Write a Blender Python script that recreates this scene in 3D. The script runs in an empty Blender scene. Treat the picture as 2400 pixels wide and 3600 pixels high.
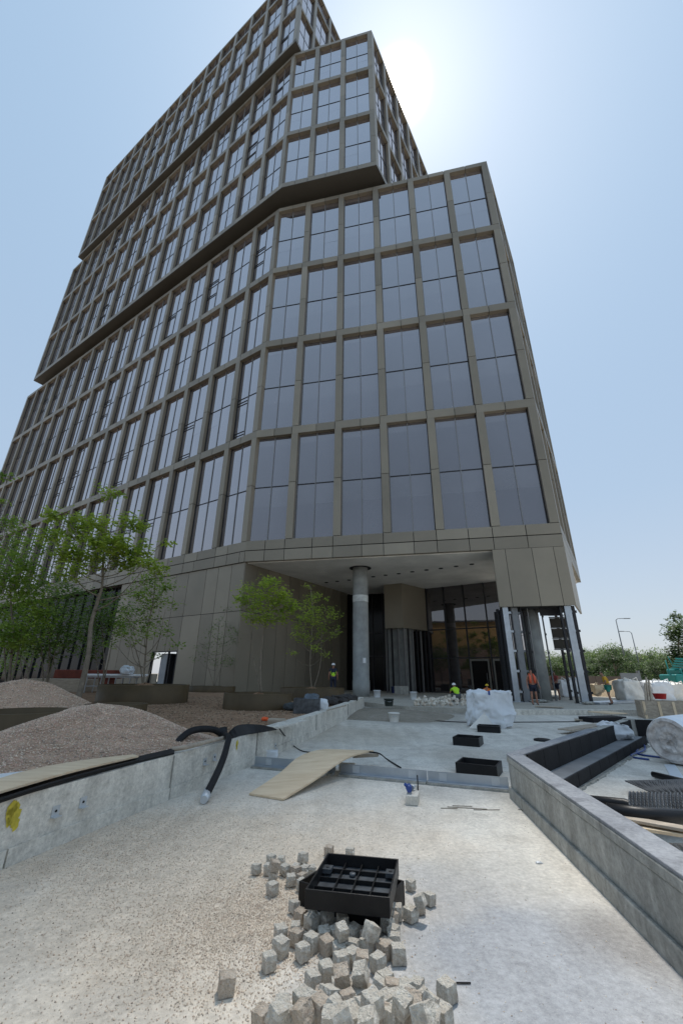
import bpy, bmesh, math, random
import numpy as np
from mathutils import Vector, Matrix
random.seed(7); RN = np.random.RandomState(11)
sc = bpy.context.scene
R_ = math.radians
# ------------------------------------------------------------------ camera
F_PX, PITCH, ROLL = 1432.6, R_(21.735), R_(-0.539)      # focal length in pixels of a 2400 px wide picture
cam_d = bpy.data.cameras.new('camera'); cam = bpy.data.objects.new('camera', cam_d)
sc.collection.objects.link(cam); sc.camera = cam
cam_d.sensor_fit = 'HORIZONTAL'; cam_d.sensor_width = 36; cam_d.lens = 36*F_PX/2400
cam_d.clip_start = 0.05; cam_d.clip_end = 3000
CAMZ = 1.5
cam.matrix_world = Matrix.Translation((0, 0, CAMZ)) @ Matrix.Rotation(math.pi/2+PITCH, 4, 'X') @ Matrix.Rotation(-ROLL, 4, 'Z')
# ------------------------------------------------------------------ sky and sun
SUN_AZ, SUN_EL = R_(16.2), R_(67.8)                     # azimuth clockwise from +Y
sdir = Vector((math.sin(SUN_AZ)*math.cos(SUN_EL), math.cos(SUN_AZ)*math.cos(SUN_EL), math.sin(SUN_EL)))
w = bpy.data.worlds.new('World'); sc.world = w; w.use_nodes = True
nt = w.node_tree; nt.nodes.clear()
def N(t, **k):
    n = nt.nodes.new(t)
    for a, b in k.items(): setattr(n, a, b)
    return n
sky = N('ShaderNodeTexSky', sky_type='NISHITA'); sky.sun_disc = False
sky.sun_elevation = SUN_EL; sky.sun_rotation = SUN_AZ
sky.air_density = 1.3; sky.dust_density = 1.0; sky.ozone_density = 2.0; sky.altitude = 100
geo = N('ShaderNodeTexCoord')
dot = N('ShaderNodeVectorMath', operation='DOT_PRODUCT'); dot.inputs[1].default_value = (math.sin(R_(13.9))*math.cos(R_(67.3)), math.cos(R_(13.9))*math.cos(R_(67.3)), math.sin(R_(67.3)))   # brightest spot of the veil of haze
nt.links.new(geo.outputs['Generated'], dot.inputs[0])
def M(op, a, b=None):
    n = N('ShaderNodeMath', operation=op)
    for i, v in enumerate((a, b)):
        if v is None: continue
        if isinstance(v, (int, float)): n.inputs[i].default_value = v
        else: nt.links.new(v, n.inputs[i])
    return n.outputs[0]
c0 = M('MAXIMUM', dot.outputs['Value'], 0.0)
g1 = M('MULTIPLY', M('POWER', c0, 4500.0), 200.0)         # the sun's own glare in thin haze
g2 = M('MULTIPLY', M('POWER', c0, 160.0), .75)
g3 = M('MULTIPLY', M('POWER', c0, 12.0), 0.7)
glow = M('ADD', M('ADD', g1, g2), g3)
gl = N('ShaderNodeMix', data_type='RGBA'); gl.inputs[0].default_value = 1.0; gl.blend_type = 'MULTIPLY'
gc = N('ShaderNodeCombineColor')
for i, k in enumerate((1.0, 0.90, 0.76)): nt.links.new(M('MULTIPLY', glow, k), gc.inputs[i])
hz = N('ShaderNodeMix', data_type='RGBA'); hz.inputs[0].default_value = 0.85   # milky summer haze over the blue
sx = N('ShaderNodeSeparateXYZ'); nt.links.new(geo.outputs['Generated'], sx.inputs[0])
hr = N('ShaderNodeValToRGB'); e_ = hr.color_ramp.elements; e_[0].position = 0.0; e_[0].color = (.275, .295, .335, 1); e_[1].position = 1.0; e_[1].color = (.190, .280, .380, 1)
e2 = e_.new(.35); e2.color = (.218, .278, .350, 1)
nt.links.new(sx.outputs[2], hr.inputs[0])
hm_ = N('ShaderNodeVectorMath', operation='SCALE'); hm_.inputs[3].default_value = 10.0; nt.links.new(hr.outputs[0], hm_.inputs[0]); nt.links.new(hm_.outputs[0], hz.inputs[7])
nt.links.new(sky.outputs[0], hz.inputs[6])
add = N('ShaderNodeVectorMath', operation='ADD')
nt.links.new(hz.outputs[2], add.inputs[0]); nt.links.new(gc.outputs[0], add.inputs[1])
bg = N('ShaderNodeBackground'); bg.inputs[1].default_value = 0.10
out = N('ShaderNodeOutputWorld')
nt.links.new(add.outputs[0], bg.inputs[0]); nt.links.new(bg.outputs[0], out.inputs[0])
sd = bpy.data.lights.new('sun', 'SUN'); sd.energy = 2.1; sd.angle = R_(5.0); sd.color = (1.0, 0.95, 0.88)
so = bpy.data.objects.new('sun', sd); sc.collection.objects.link(so)
so.rotation_euler = sdir.to_track_quat('Z', 'Y').to_euler(); so.location = sdir*200
sc.view_settings.view_transform = 'Standard'; sc.view_settings.look = 'None'
sc.view_settings.exposure = 1.0; sc.view_settings.gamma = 1.0
sc.cycles.use_denoising = True; sc.cycles.max_bounces = 6; sc.cycles.transparent_max_bounces = 8
sc.cycles.sample_clamp_indirect = 6.0
# ------------------------------------------------------------------ picture helpers: points of the survey (1568 px wide print of the photo)
KP = 2400/1568
def ray(x, y):
    a = x*KP-1200; b = -(y*KP-1800)
    X = a*math.cos(-ROLL)-b*math.sin(-ROLL); U = a*math.sin(-ROLL)+b*math.cos(-ROLL)
    c, s = math.cos(PITCH), math.sin(PITCH)
    return Vector((X, F_PX*c-U*s, F_PX*s+U*c))
def at(x, y, z=0.0):
    r = ray(x, y); t = (z-CAMZ)/r.z; return Vector((r.x*t, r.y*t, z))
def pd(x, y, Y):
    r = ray(x, y); t = Y/r.y; return Vector((r.x*t, Y, CAMZ+r.z*t))
# ------------------------------------------------------------------ materials
MATS = {}
def mat(name, col, rough=0.7, metal=0.0, var=0.12, scale=4.0, bump=0.0, bscale=40.0, spec=0.5, col2=None, ior=None, detail=6, stretch=None, emit=None, island=0.0):
    m = bpy.data.materials.new(name); m.use_nodes = True; t = m.node_tree; b = t.nodes['Principled BSDF']
    b.inputs['Roughness'].default_value = rough; b.inputs['Metallic'].default_value = metal
    b.inputs['Specular IOR Level'].default_value = spec
    if ior: b.inputs['IOR'].default_value = ior
    tc = t.nodes.new('ShaderNodeTexCoord'); no = t.nodes.new('ShaderNodeTexNoise')
    no.inputs['Scale'].default_value = scale; no.inputs['Detail'].default_value = detail; no.inputs['Roughness'].default_value = 0.6
    src = tc.outputs['Object']
    if stretch:
        mp = t.nodes.new('ShaderNodeMapping'); mp.inputs['Scale'].default_value = stretch
        t.links.new(src, mp.inputs[0]); src = mp.outputs[0]
    t.links.new(src, no.inputs['Vector'])
    rp = t.nodes.new('ShaderNodeValToRGB'); rp.color_ramp.elements[0].position = 0.3; rp.color_ramp.elements[1].position = 0.7
    c2 = col2 or tuple(min(1, c*(1+var)) for c in col); c1 = col if col2 else tuple(c*(1-var) for c in col)
    rp.color_ramp.elements[0].color = (*c1, 1); rp.color_ramp.elements[1].color = (*c2, 1)
    t.links.new(no.outputs[0], rp.inputs[0]); t.links.new(rp.outputs[0], b.inputs['Base Color'])
    if island:      # every panel is its own sheet, with its own tone
        ge = t.nodes.new('ShaderNodeNewGeometry'); mr = t.nodes.new('ShaderNodeMapRange'); mr.inputs[3].default_value = 1-island; mr.inputs[4].default_value = 1+island
        t.links.new(ge.outputs['Random Per Island'], mr.inputs[0]); vs_ = t.nodes.new('ShaderNodeVectorMath'); vs_.operation = 'SCALE'
        t.links.new(rp.outputs[0], vs_.inputs[0]); t.links.new(mr.outputs[0], vs_.inputs[3]); t.links.new(vs_.outputs[0], b.inputs['Base Color'])
    if bump:
        n2 = t.nodes.new('ShaderNodeTexNoise'); n2.inputs['Scale'].default_value = bscale; n2.inputs['Detail'].default_value = 4
        t.links.new(src, n2.inputs['Vector'])
        bp = t.nodes.new('ShaderNodeBump'); bp.inputs['Strength'].default_value = bump; bp.inputs['Distance'].default_value = 0.02
        t.links.new(n2.outputs[0], bp.inputs['Height']); t.links.new(bp.outputs[0], b.inputs['Normal'])
    if emit: b.inputs['Emission Color'].default_value = (*emit, 1); b.inputs['Emission Strength'].default_value = 1
    MATS[name] = m; return m
bronze = mat('bronze aluminium cladding', (0.245, 0.215, 0.165), 0.45, 0.3, 0.10, 0.35, 0.02, 8, island=0.16)
joint = mat('dark joint', (0.018, 0.018, 0.018), 0.8)
def glass_mat(name, base, lo=0.20, hi=0.60, tint=(0.93, 0.86, 0.86)):
    m = mat(name, base, 0.4, 0.0, 0.25, 0.25, island=0.35); t = m.node_tree; b = t.nodes['Principled BSDF']; b.inputs['Specular IOR Level'].default_value = 0.0
    gs = t.nodes.new('ShaderNodeBsdfGlossy'); gs.inputs['Roughness'].default_value = 0.02; gs.inputs['Color'].default_value = (*tint, 1)
    n2 = t.nodes.new('ShaderNodeTexNoise'); n2.inputs['Scale'].default_value = 0.5; tc = t.nodes.new('ShaderNodeTexCoord'); t.links.new(tc.outputs['Object'], n2.inputs['Vector'])
    bp = t.nodes.new('ShaderNodeBump'); bp.inputs['Strength'].default_value = 0.06; bp.inputs['Distance'].default_value = 0.03
    t.links.new(n2.outputs[0], bp.inputs['Height']); t.links.new(bp.outputs[0], gs.inputs['Normal'])
    lw = t.nodes.new('ShaderNodeLayerWeight'); lw.inputs['Blend'].default_value = 0.5      # coating: reflects more at a glancing angle
    mr = t.nodes.new('ShaderNodeMapRange'); mr.inputs[1].default_value = 0.1; mr.inputs[2].default_value = 0.6; mr.inputs[3].default_value = lo; mr.inputs[4].default_value = hi
    t.links.new(lw.outputs['Facing'], mr.inputs[0])
    mx = t.nodes.new('ShaderNodeMixShader'); t.links.new(mr.outputs[0], mx.inputs[0]); t.links.new(b.outputs[0], mx.inputs[1]); t.links.new(gs.outputs[0], mx.inputs[2])
    t.links.new(mx.outputs[0], t.nodes['Material Output'].inputs[0]); return m
glass = glass_mat('coated window glass', (0.045, 0.048, 0.06))
glass_l = glass_mat('coated window glass with pale spandrel behind', (0.075, 0.08, 0.095))
mull = mat('pale mullion', (0.21, 0.21, 0.21), 0.45, 0.4, 0.05)
dark_m = mat('dark steel framing', (0.022, 0.022, 0.025), 0.55, 0.2)
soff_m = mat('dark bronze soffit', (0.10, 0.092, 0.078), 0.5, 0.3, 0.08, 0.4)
ceil_m = mat('plastered ceiling', (0.72, 0.70, 0.66), 0.9, 0, 0.14, 0.6, 0.05, 4)
# ------------------------------------------------------------------ mesh builder
class MB:
    def __init__(s): s.v = []; s.f = []; s.m = []; s.sm = []
    def face(s, pts, mi=0, sm=False):
        b = len(s.v); s.v += [tuple(p) for p in pts]; s.f.append(tuple(range(b, b+len(pts)))); s.m.append(mi); s.sm.append(sm)
    def obox(s, o, ex, ey, ez, mi=0):
        o = Vector(o); ex = Vector(ex); ey = Vector(ey); ez = Vector(ez)
        b = len(s.v)
        s.v += [tuple(o+ex*i+ey*j+ez*k) for k in (0, 1) for j in (0, 1) for i in (0, 1)]
        fs = [(0, 2, 3, 1), (4, 5, 7, 6), (0, 1, 5, 4), (2, 6, 7, 3), (0, 4, 6, 2), (1, 3, 7, 5)]
        if ex.cross(ey).dot(ez) < 0: fs = [f[::-1] for f in fs]
        for f in fs: s.f.append(tuple(b+i for i in f)); s.m.append(mi); s.sm.append(False)
    def box(s, c, size, rz=0.0, mi=0, tilt=None):
        M_ = Matrix.Rotation(rz, 3, 'Z')
        if tilt: M_ = M_ @ Matrix.Rotation(tilt[0], 3, 'X') @ Matrix.Rotation(tilt[1], 3, 'Y')
        ex, ey, ez = (M_ @ Vector(a) for a in ((size[0], 0, 0), (0, size[1], 0), (0, 0, size[2])))
        s.obox(Vector(c)-ex/2-ey/2-ez/2, ex, ey, ez, mi)
    def prism(s, poly, z0, z1, mi=0, mtop=None):
        b = len(s.v); n = len(poly)
        ar = sum(poly[i][0]*poly[(i+1) % n][1]-poly[(i+1) % n][0]*poly[i][1] for i in range(n))
        if ar < 0: poly = poly[::-1]
        s.v += [(p[0], p[1], z0) for p in poly]+[(p[0], p[1], z1) for p in poly]
        s.f.append(tuple(b+i for i in reversed(range(n)))); s.m.append(mi); s.sm.append(False)
        s.f.append(tuple(b+n+i for i in range(n))); s.m.append(mi if mtop is None else mtop); s.sm.append(False)
        for i in range(n):
            j = (i+1) % n; s.f.append((b+i, b+j, b+n+j, b+n+i)); s.m.append(mi); s.sm.append(False)
    def tube(s, pts, rad, n=8, mi=0, caps=True, sm=True):
        pts = [Vector(p) for p in pts]; k = len(pts)
        if not hasattr(rad, '__len__'): rad = [rad]*k
        b = len(s.v); up = None
        for i, p in enumerate(pts):
            t = (pts[min(i+1, k-1)]-pts[max(i-1, 0)]).normalized()
            if up is None: up = t.orthogonal().normalized()
            else:
                up = up-t*up.dot(t)
                up = up.normalized() if up.length > 1e-6 else t.orthogonal().normalized()
            q = t.cross(up)
            for a in range(n):
                an = 2*math.pi*a/n; s.v.append(tuple(p+(up*math.cos(an)+q*math.sin(an))*rad[i]))
        for i in range(k-1):
            for a in range(n):
                c = (a+1) % n; s.f.append((b+i*n+a, b+i*n+c, b+(i+1)*n+c, b+(i+1)*n+a)); s.m.append(mi); s.sm.append(sm)
        if caps:
            s.f.append(tuple(b+a for a in reversed(range(n)))); s.m.append(mi); s.sm.append(False)
            s.f.append(tuple(b+(k-1)*n+a for a in range(n))); s.m.append(mi); s.sm.append(False)
    def lathe(s, c, prof, n=24, mi=0, sm=True, sx=1, sy=1, close=True):
        c = Vector(c); b = len(s.v); k = len(prof)
        for r, z in prof:
            for a in range(n):
                an = 2*math.pi*a/n; s.v.append((c.x+r*math.cos(an)*sx, c.y+r*math.sin(an)*sy, c.z+z))
        for i in range(k-1):
            for a in range(n):
                d = (a+1) % n; s.f.append((b+i*n+a, b+i*n+d, b+(i+1)*n+d, b+(i+1)*n+a)); s.m.append(mi); s.sm.append(sm)
        if close:
            s.f.append(tuple(b+a for a in reversed(range(n)))); s.m.append(mi); s.sm.append(False)
            s.f.append(tuple(b+(k-1)*n+a for a in range(n))); s.m.append(mi); s.sm.append(False)
    def build(s, name, mats, parent=None, bevel=0.0, loc=None, col=None):
        me = bpy.data.meshes.new(name)
        vs = s.v
        if loc is not None: vs = [(x-loc[0], y-loc[1], z-loc[2]) for x, y, z in s.v]
        elif parent is not None:
            l = parent.get('_o', (0, 0, 0)); vs = [(x-l[0], y-l[1], z-l[2]) for x, y, z in s.v]
        me.from_pydata(vs, [], s.f)
        for m in (mats if isinstance(mats, (list, tuple)) else [mats]): me.materials.append(m)
        me.polygons.foreach_set('material_index', s.m); me.polygons.foreach_set('use_smooth', s.sm)
        me.update()
        o = bpy.data.objects.new(name, me); sc.collection.objects.link(o)
        if loc is not None: o.location = loc
        if parent is not None: o.parent = parent
        if bevel:
            bv = o.modifiers.new('Bevel', 'BEVEL'); bv.width = bevel; bv.segments = 2; bv.limit_method = 'ANGLE'; bv.angle_limit = R_(50)
        return o
def tag(o, label=None, cat=None, group=None, kind=None):
    if label: o['label'] = label
    if cat: o['category'] = cat
    if group: o['group'] = group
    if kind: o['kind'] = kind
    return o
def empty(name, loc, label=None, cat=None, group=None, rz=0.0):
    """an Empty at a thing's base; parts given in world coordinates are built relative to it"""
    o = bpy.data.objects.new(name, None); sc.collection.objects.link(o); o.location = loc; o.rotation_euler = (0, 0, rz)
    o.empty_display_size = 0.2
    o['_o'] = tuple(loc) if rz == 0.0 else (0.0, 0.0, 0.0)
    return tag(o, label, cat, group)
def struct(name, mb, mats, **k):
    return tag(mb.build(name, mats, **k), kind='structure')
# ------------------------------------------------------------------ the office tower
S = 3.4
ZP = 0.2                                                # level of the entrance plateau
A = Vector((-6.670, 27.347, 0)); thR, thL = R_(-12.313), R_(32.996)
Rd = Vector((math.cos(thR), math.sin(thR), 0)); Ld = Vector((-math.cos(thL), math.sin(thL), 0)); Sd = Vector((math.sin(thL), math.cos(thL), 0))
Rn = Vector((math.sin(thR), -math.cos(thR), 0)); Rn = Rn if Rn.y < 0 else -Rn      # outward normals
Ln = -Sd; Sn = -Ld
def Z(u): return u*S+CAMZ
B = A+Rd*(5.965*S)
V = lambda p, z: Vector((p.x, p.y, z))
tower = empty('office_tower', (A.x, A.y, 0), 'tall bronze and glass office tower of three stacked, shifted blocks with grid windows', 'building')
ALLWIN = []
GAP = 0.045
DEPTH = 0.40
def facade(org, d, n, wins, zbeams, name, louvre=0.0, first_corner=True, ext=0.0, depth=DEPTH):
    """org: corner on the face, d: run, n: outward normal; wins: list of (u0,u1) window spans; zbeams: list of (zb,zt) from bottom to top"""
    fr = MB(); us = [w_[0] for w_ in wins]; ue = [w_[1] for w_ in wins]
    L0 = 0.0; L1 = ext
    pil = [(L0, us[0])]+[(ue[i], us[i+1]) for i in range(len(wins)-1)]+[(ue[-1], L1)]
    pil = [(a, b) for a, b in pil if b-a > 0.05]
    zlo, zhi = zbeams[0][0], zbeams[-1][1]
    I = 0.05
    # dark backing
    for a, b in pil: fr.obox(V(org+d*(a+I)-n*(depth-0.01), zlo+I), d*(b-a-2*I), n*(depth-I-0.01), (0, 0, zhi-zlo-2*I), 1)
    for zb, zt in zbeams: fr.obox(V(org+d*(L0+I)-n*(depth-0.02), zb+I), d*(L1-L0-2*I), n*(depth-I-0.025), (0, 0, zt-zb-2*I), 1)
    # panels of the beams, jointed at pilasters and mid bay
    cuts = [L0]
    for i, (a, b) in enumerate(wins):
        if a > 0.3*1.0 and i > 0: cuts.append(ue[i-1])
        cuts.append((a+b)/2)
    if L1-ue[-1] > 0.05: cuts.append(ue[-1]) if False else None
    cuts.append(L1)
    cuts = sorted(set(round(c, 4) for c in cuts))
    for zb, zt in zbeams:
        for a, b in zip(cuts[:-1], cuts[1:]):
            g0 = GAP/2 if a > L0 else 0; g1 = GAP/2 if b < L1 else 0
            fr.obox(V(org+d*(a+g0)-n*depth, zb), d*(b-a-g0-g1), n*depth, (0, 0, zt-zb), 0)
    for (b0, t0), (b1, t1) in zip(zbeams[:-1], zbeams[1:]):
        zm = (t0+b1)/2+0.12
        for a, b in pil:
            fr.obox(V(org+d*a-n*(depth-0.003), t0+0.04), d*(b-a), n*(depth-0.006), (0, 0, zm-0.02-t0-0.04), 0)
            fr.obox(V(org+d*a-n*(depth-0.003), zm+0.02), d*(b-a), n*(depth-0.006), (0, 0, b1-zm-0.02), 0)
        for wi, (a, b) in enumerate(wins):
            wb = MB(); gi = depth-0.06
            um = (a+b)/2; z0, z1 = t0-0.05, b1+0.05; zt = (t0+b1)/2
            def quad(ua, ub, za, zb_, mi):
                o1 = org-n*gi
                tl = RN.uniform(-0.004, 0.004, 2)          # panes never sit perfectly in plane
                p = [V(o1+d*ua, za), V(o1+d*ub+n*tl[0], za), V(o1+d*ub+n*(tl[0]+tl[1]), zb_), V(o1+d*ua+n*tl[1], zb_)]
                nn = (p[1]-p[0]).cross(p[2]-p[1])
                if nn.dot(n) < 0: p = p[::-1]
                wb.face(p, mi)
            h = z1-z0
            for ua, ub in ((a-0.02, um), (um, b+0.02)):
                quad(ua, ub, z0, z0+h*0.31, 0); quad(ua, ub, z0+h*0.31, zt, 1)
                quad(ua, ub, zt, zt+h*0.41, 0); quad(ua, ub, zt+h*0.41, z1, 1)
            wb.obox(V(org+d*(um-0.03)-n*(gi-0.002), z0), d*0.06, n*0.05, (0, 0, h), 2)
            wb.obox(V(org+d*(a-0.02)-n*(gi-0.002), zt-0.035), d*(b-a+0.04), n*0.032, (0, 0, 0.07), 3)
            wb.obox(V(org+d*(a+0.005)-n*(gi-0.002), z0), d*0.055, n*0.045, (0, 0, h), 2)
            wb.obox(V(org+d*(b-0.06)-n*(gi-0.002), z0), d*0.055, n*0.045, (0, 0, h), 3)
            if louvre and RN.rand() < louvre:
                for q in ([0.06, 0.42] if RN.rand() < .5 else [0.3, 0.55, 0.92]):
                    for dz in (0, 0.28):
                        wb.obox(V(org+d*(um+0.04)-n*(gi-0.002), z0+h*q+dz), d*(b-um-0.1), n*0.04, (0, 0, 0.05), 3)
            c = V(org+d*um, zt)
            ALLWIN.append((wb, c, h*abs((b-a))*abs((c-Vector((0, 0, CAMZ))).normalized().dot(n))/((c-Vector((0, 0, CAMZ))).length**2), n))
    fr.build('facade_frame', [bronze, joint], tower)
wd = 0.151*S
def spans(start, w_, k, first=0.0):
    """k windows; pilaster of width wd ends each bay"""
    return [(start+i*w_+(first if i == 0 else 0.0), start+(i+1)*w_-wd-0.01) for i in range(k)]
# block 1
bm = 0.19*S
z1b = [(Z(2.3304)+0.03, Z(2.5356)), (Z(5.0247), Z(5.0247)+bm), (Z(7.686), Z(7.686)+bm), (Z(10.318), Z(10.318)+bm), (Z(13.068)-bm*0.75, Z(13.068))]
wR = 5.965*S/6; winsR = [(i*wR+(0.02 if i == 0 else 0), (i+1)*wR-wd) for i in range(6)]
facade(A, Rd, Rn, winsR, z1b, 'R1', ext=5.965*S)
wL = 1.0535*S; n1 = 16; LL = n1*wL
winsL = [(i*wL+(wd if i == 0 else 0.0), (i+1)*wL-wd) for i in range(n1)]
facade(A, Ld, Ln, winsL, z1b, 'L1', ext=LL, louvre=0.22)
DS = 3.5*S
facade(B, Sd, Sn, [(i*DS/3+(wd if i == 0 else 0), (i+1)*DS/3-wd) for i in range(3)], z1b, 'S1', ext=DS)
# block 2
F2 = Vector((-1.864*S, 7.665*S, 0)); n2R = 2.825*S; C2 = F2+Rd*n2R; L2 = 16.05*S
z2 = [(Z(13.419), Z(13.60)), (Z(16.03), Z(16.22)), (Z(18.64), Z(18.83)), (Z(21.04), Z(21.187))]
w2 = n2R/3
facade(F2, Rd, Rn, [(i*w2+(0.02 if i == 0 else 0), (i+1)*w2-wd) for i in range(3)], z2, 'R2', ext=n2R)
w2L = L2/15.0
facade(F2, Ld, Ln, [(i*w2L+(wd if i == 0 else 0), (i+1)*w2L-wd) for i in range(15)], z2, 'L2', ext=L2, louvre=0.15)
D2 = 7*1.05*S
facade(C2, Sd, Sn, [(i*1.05*S+(wd if i == 0 else 0), (i+1)*1.05*S-wd) for i in range(7)], z2, 'S2', ext=D2)
# block 3
G3 = Vector((-1.822*S, 7.409*S, 0)); L3 = 15.39*S
z3 = [(Z(21.387), Z(21.56)), (Z(24.25), Z(24.44)), (Z(26.98), Z(27.17)), (Z(28.33), Z(28.48))]
w3 = L3/15
facade(G3, Ld, Ln, [(i*w3+(wd if i == 0 else 0), (i+1)*w3-wd) for i in range(15)], z3, 'L3', ext=L3, louvre=0.1)
facade(G3, Sd, Sn, [(i*1.05*S+(wd if i == 0 else 0), (i+1)*1.05*S-wd) for i in range(6)], z3, 'S3', ext=6*1.05*S)
# windows: the hundred that show largest are parts of their own, the rest one part
ALLWIN.sort(key=lambda t: -t[2])
rest = MB(); wmats = [glass, glass_l, mull, dark_m]
for i, (wb, c, a_, n_) in enumerate(ALLWIN):
    if i < 100: wb.build('window', wmats, tower)
    else:
        b0 = len(rest.v); rest.v += wb.v; rest.f += [tuple(b0+k for k in f) for f in wb.f]; rest.m += wb.m; rest.sm += wb.sm
tag(rest.build('window_rows', wmats, tower), kind='stuff')
# cores behind the facades and the soffits under the shifted blocks
def inset_poly(corner_l, corner_m, corner_r, back, ins=DEPTH-0.03): pass
cb = MB()
def xy(p): return (p.x, p.y)
E1 = A+Ld*LL; D1 = B+Sd*DS
i_ = DEPTH-0.04
a_in = A+Sd*i_*1.3+Rd*0.25; b_in = B-Rn*i_*1.02-Rd*(0.55)
cb.prism([xy(a_in), xy(b_in), xy(D1-Rd*0.7), xy(D1+Ld*9), xy(D1+Ld*9+Sd*16), xy(E1+Sd*24), xy(E1+Sd*i_-Ld*0.1)], Z(2.098)+0.2, Z(13.068)-0.5)
E2 = F2+Ld*L2; T2 = C2+Sd*D2
cb.prism([xy(F2+Sd*i_*1.3+Rd*0.25), xy(C2-Rn*i_-Rd*0.55), xy(T2-Rd*0.7), xy(T2+Ld*24), xy(E2+Sd*22), xy(E2+Sd*i_-Ld*0.1)], Z(13.419)+0.1, Z(21.187)-0.4)
E3 = G3+Ld*L3; T3 = G3+Sd*6*1.05*S
cb.prism([xy(G3+(Sd+Ld)*i_), xy(T3+Ld*i_), xy(T3+Ld*20), xy(E3+Sd*20), xy(E3+(Sd-Ld)*i_)], Z(21.387)+0.1, Z(28.48)-0.4)
cb.prism([xy(A+Sd*1.6+Rd*1.2), xy(B-Rn*1.6-Rd*2.5), xy(D1+Ld*2), xy(E1+Sd*14), xy(E1+Sd*1.6-Ld*1)], Z(13.0), Z(13.45))
cb.prism([xy(F2+Sd*1.6+Rd*1.2), xy(C2-Rn*1.6-Rd*2.0), xy(T2+Ld*2), xy(E2+Sd*14), xy(E2+Sd*1.6-Ld*1)], Z(21.1), Z(21.42))
cb.build('wall', joint, tower)
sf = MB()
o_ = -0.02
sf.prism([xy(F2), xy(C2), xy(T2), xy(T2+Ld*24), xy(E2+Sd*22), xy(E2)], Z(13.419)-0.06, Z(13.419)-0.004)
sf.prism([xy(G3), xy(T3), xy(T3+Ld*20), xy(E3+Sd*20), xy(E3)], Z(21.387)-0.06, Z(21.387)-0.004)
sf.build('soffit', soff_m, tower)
rf = MB()
for (a1, a2, hh, ww) in ((A+Sd*.6, 0, 0, 0),): pass
rf.prism([xy(A+Sd*.3), xy(B-Rn*.3-Rd*.3), xy(D1-Rd*.4), xy(E1+Sd*24), xy(E1+Sd*.3)], Z(13.068)-0.45, Z(13.068)-0.35)
rf.prism([xy(F2+Sd*.3), xy(C2-Rn*.3-Rd*.3), xy(T2-Rd*.4), xy(E2+Sd*22), xy(E2+Sd*.3)], Z(21.187)-0.35, Z(21.187)-0.25)
rf.build('roof', joint, tower)
# lower fascia band (panels in two tiers with a dark groove between)
ZB = Z(2.098)
bd = MB()
def band(org, d, n, cuts, z0, z1, dep=0.5):
    for a, b in zip(cuts[:-1], cuts[1:]):
        bd.obox(V(org+d*(a+0.02)-n*dep, z0), d*(b-a-0.04), n*dep, (0, 0, z1-z0), 0)
    bd.obox(V(org+d*(cuts[0]+0.03)-n*(dep-0.02), z0+0.01), d*(cuts[-1]-cuts[0]-0.06), n*(dep-0.08), (0, 0, z1-z0-0.02+0.08), 1)
cR = [0]
for i in range(6):
    cR += [(i+0.5)*wR-wd/2, (i+1)*wR-wd]
cR[-1] = cR[-1]; cR = [c for c in cR if c < 5.965*S-1.0]+[5.965*S]
band(A, Rd, Rn, cR, ZB+0.02, Z(2.3304)-0.03)
cL = [0, wd]
for i in range(n1): cL += [(i+0.5)*wL, (i+1)*wL-wd]
cL = cL[:-1]+[LL]
band(A, Ld, Ln, cL, ZB+0.02, Z(2.3304)-0.03)
band(B, Sd, Sn, [0, 4, 8, DS], ZB+0.02, Z(2.3304)-0.03)
bd.build('fascia_band', [bronze, joint], tower)
# ceiling over the entrance
cl = MB()
eB = Vector((7.44, 35.87, 0)); eC = eB-Ld*14
cl.prism([xy(A-Rn*0.3), xy(B-Rn*0.3), xy(D1-Rd*.3), xy(D1+Ld*16+Sd*6), xy(A+Sd*22)], ZB-0.05, ZB+0.15)
cl.build('ceiling', ceil_m, tower)
dl = MB()
for x, y in [(114,357),(205,347),(305,336),(510,308),(614,295),(726,282),(841,266),(961,251),(1083,237),(1212,220),(1345,202)]:
    q = at((1100+x/2.412)/KP, (1900+y/2.412)/KP, ZB-0.06)
    dl = MB(); dl.lathe((q.x, q.y, ZB-0.052), [(0.16, -0.03), (0.16, 0.0)], 12); dl.build('downlight', joint, tower)
# left cladding wall on the L plane below the band, set back a little, with a door opening, then dark glass further left
cw = MB(); inn = 0.10; oL = A+Sd*inn
LEN_C = 14.9; door0, door1, dz = 5.9, 8.9, 2.75
seams = [0, 1.25, 2.6, 3.9, 5.9]
def panel(org, d, n, a, b, z0, z1, dep=0.25, g=0.018): cw.obox(V(org+d*(a+g)-n*dep, z0+g), d*(b-a-2*g), n*dep, (0, 0, z1-z0-2*g), 0)
for a, b in zip([0, 1.25, 2.6, 3.9, 5.9, 7.4, 8.9, 10.4, 11.9, 13.4], [1.25, 2.6, 3.9, 5.9, 7.4, 8.9, 10.4, 11.9, 13.4, LEN_C]):
    if a >= door0-0.01 and b <= door1+0.01: panel(oL, Ld, Ln, a, b, dz+ZP, 5.35)
    else: panel(oL, Ld, Ln, a, b, ZP-0.3, 5.35)
    panel(oL, Ld, Ln, a, b, 5.35, ZB)
cw.obox(V(oL-Ln*0.25+Ld*0.05, ZP-.3), Ld*(door0-0.05), Ln*0.2, (0, 0, ZB-ZP+.3), 1)
cw.obox(V(oL-Ln*0.25+Ld*door1, ZP-.3), Ld*(LEN_C-door1), Ln*0.2, (0, 0, ZB-ZP+.3), 1)
cw.obox(V(oL-Ln*0.25+Ld*door0, dz+ZP+0.02), Ld*(door1-door0), Ln*0.2, (0, 0, ZB-dz-ZP), 1)
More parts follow.
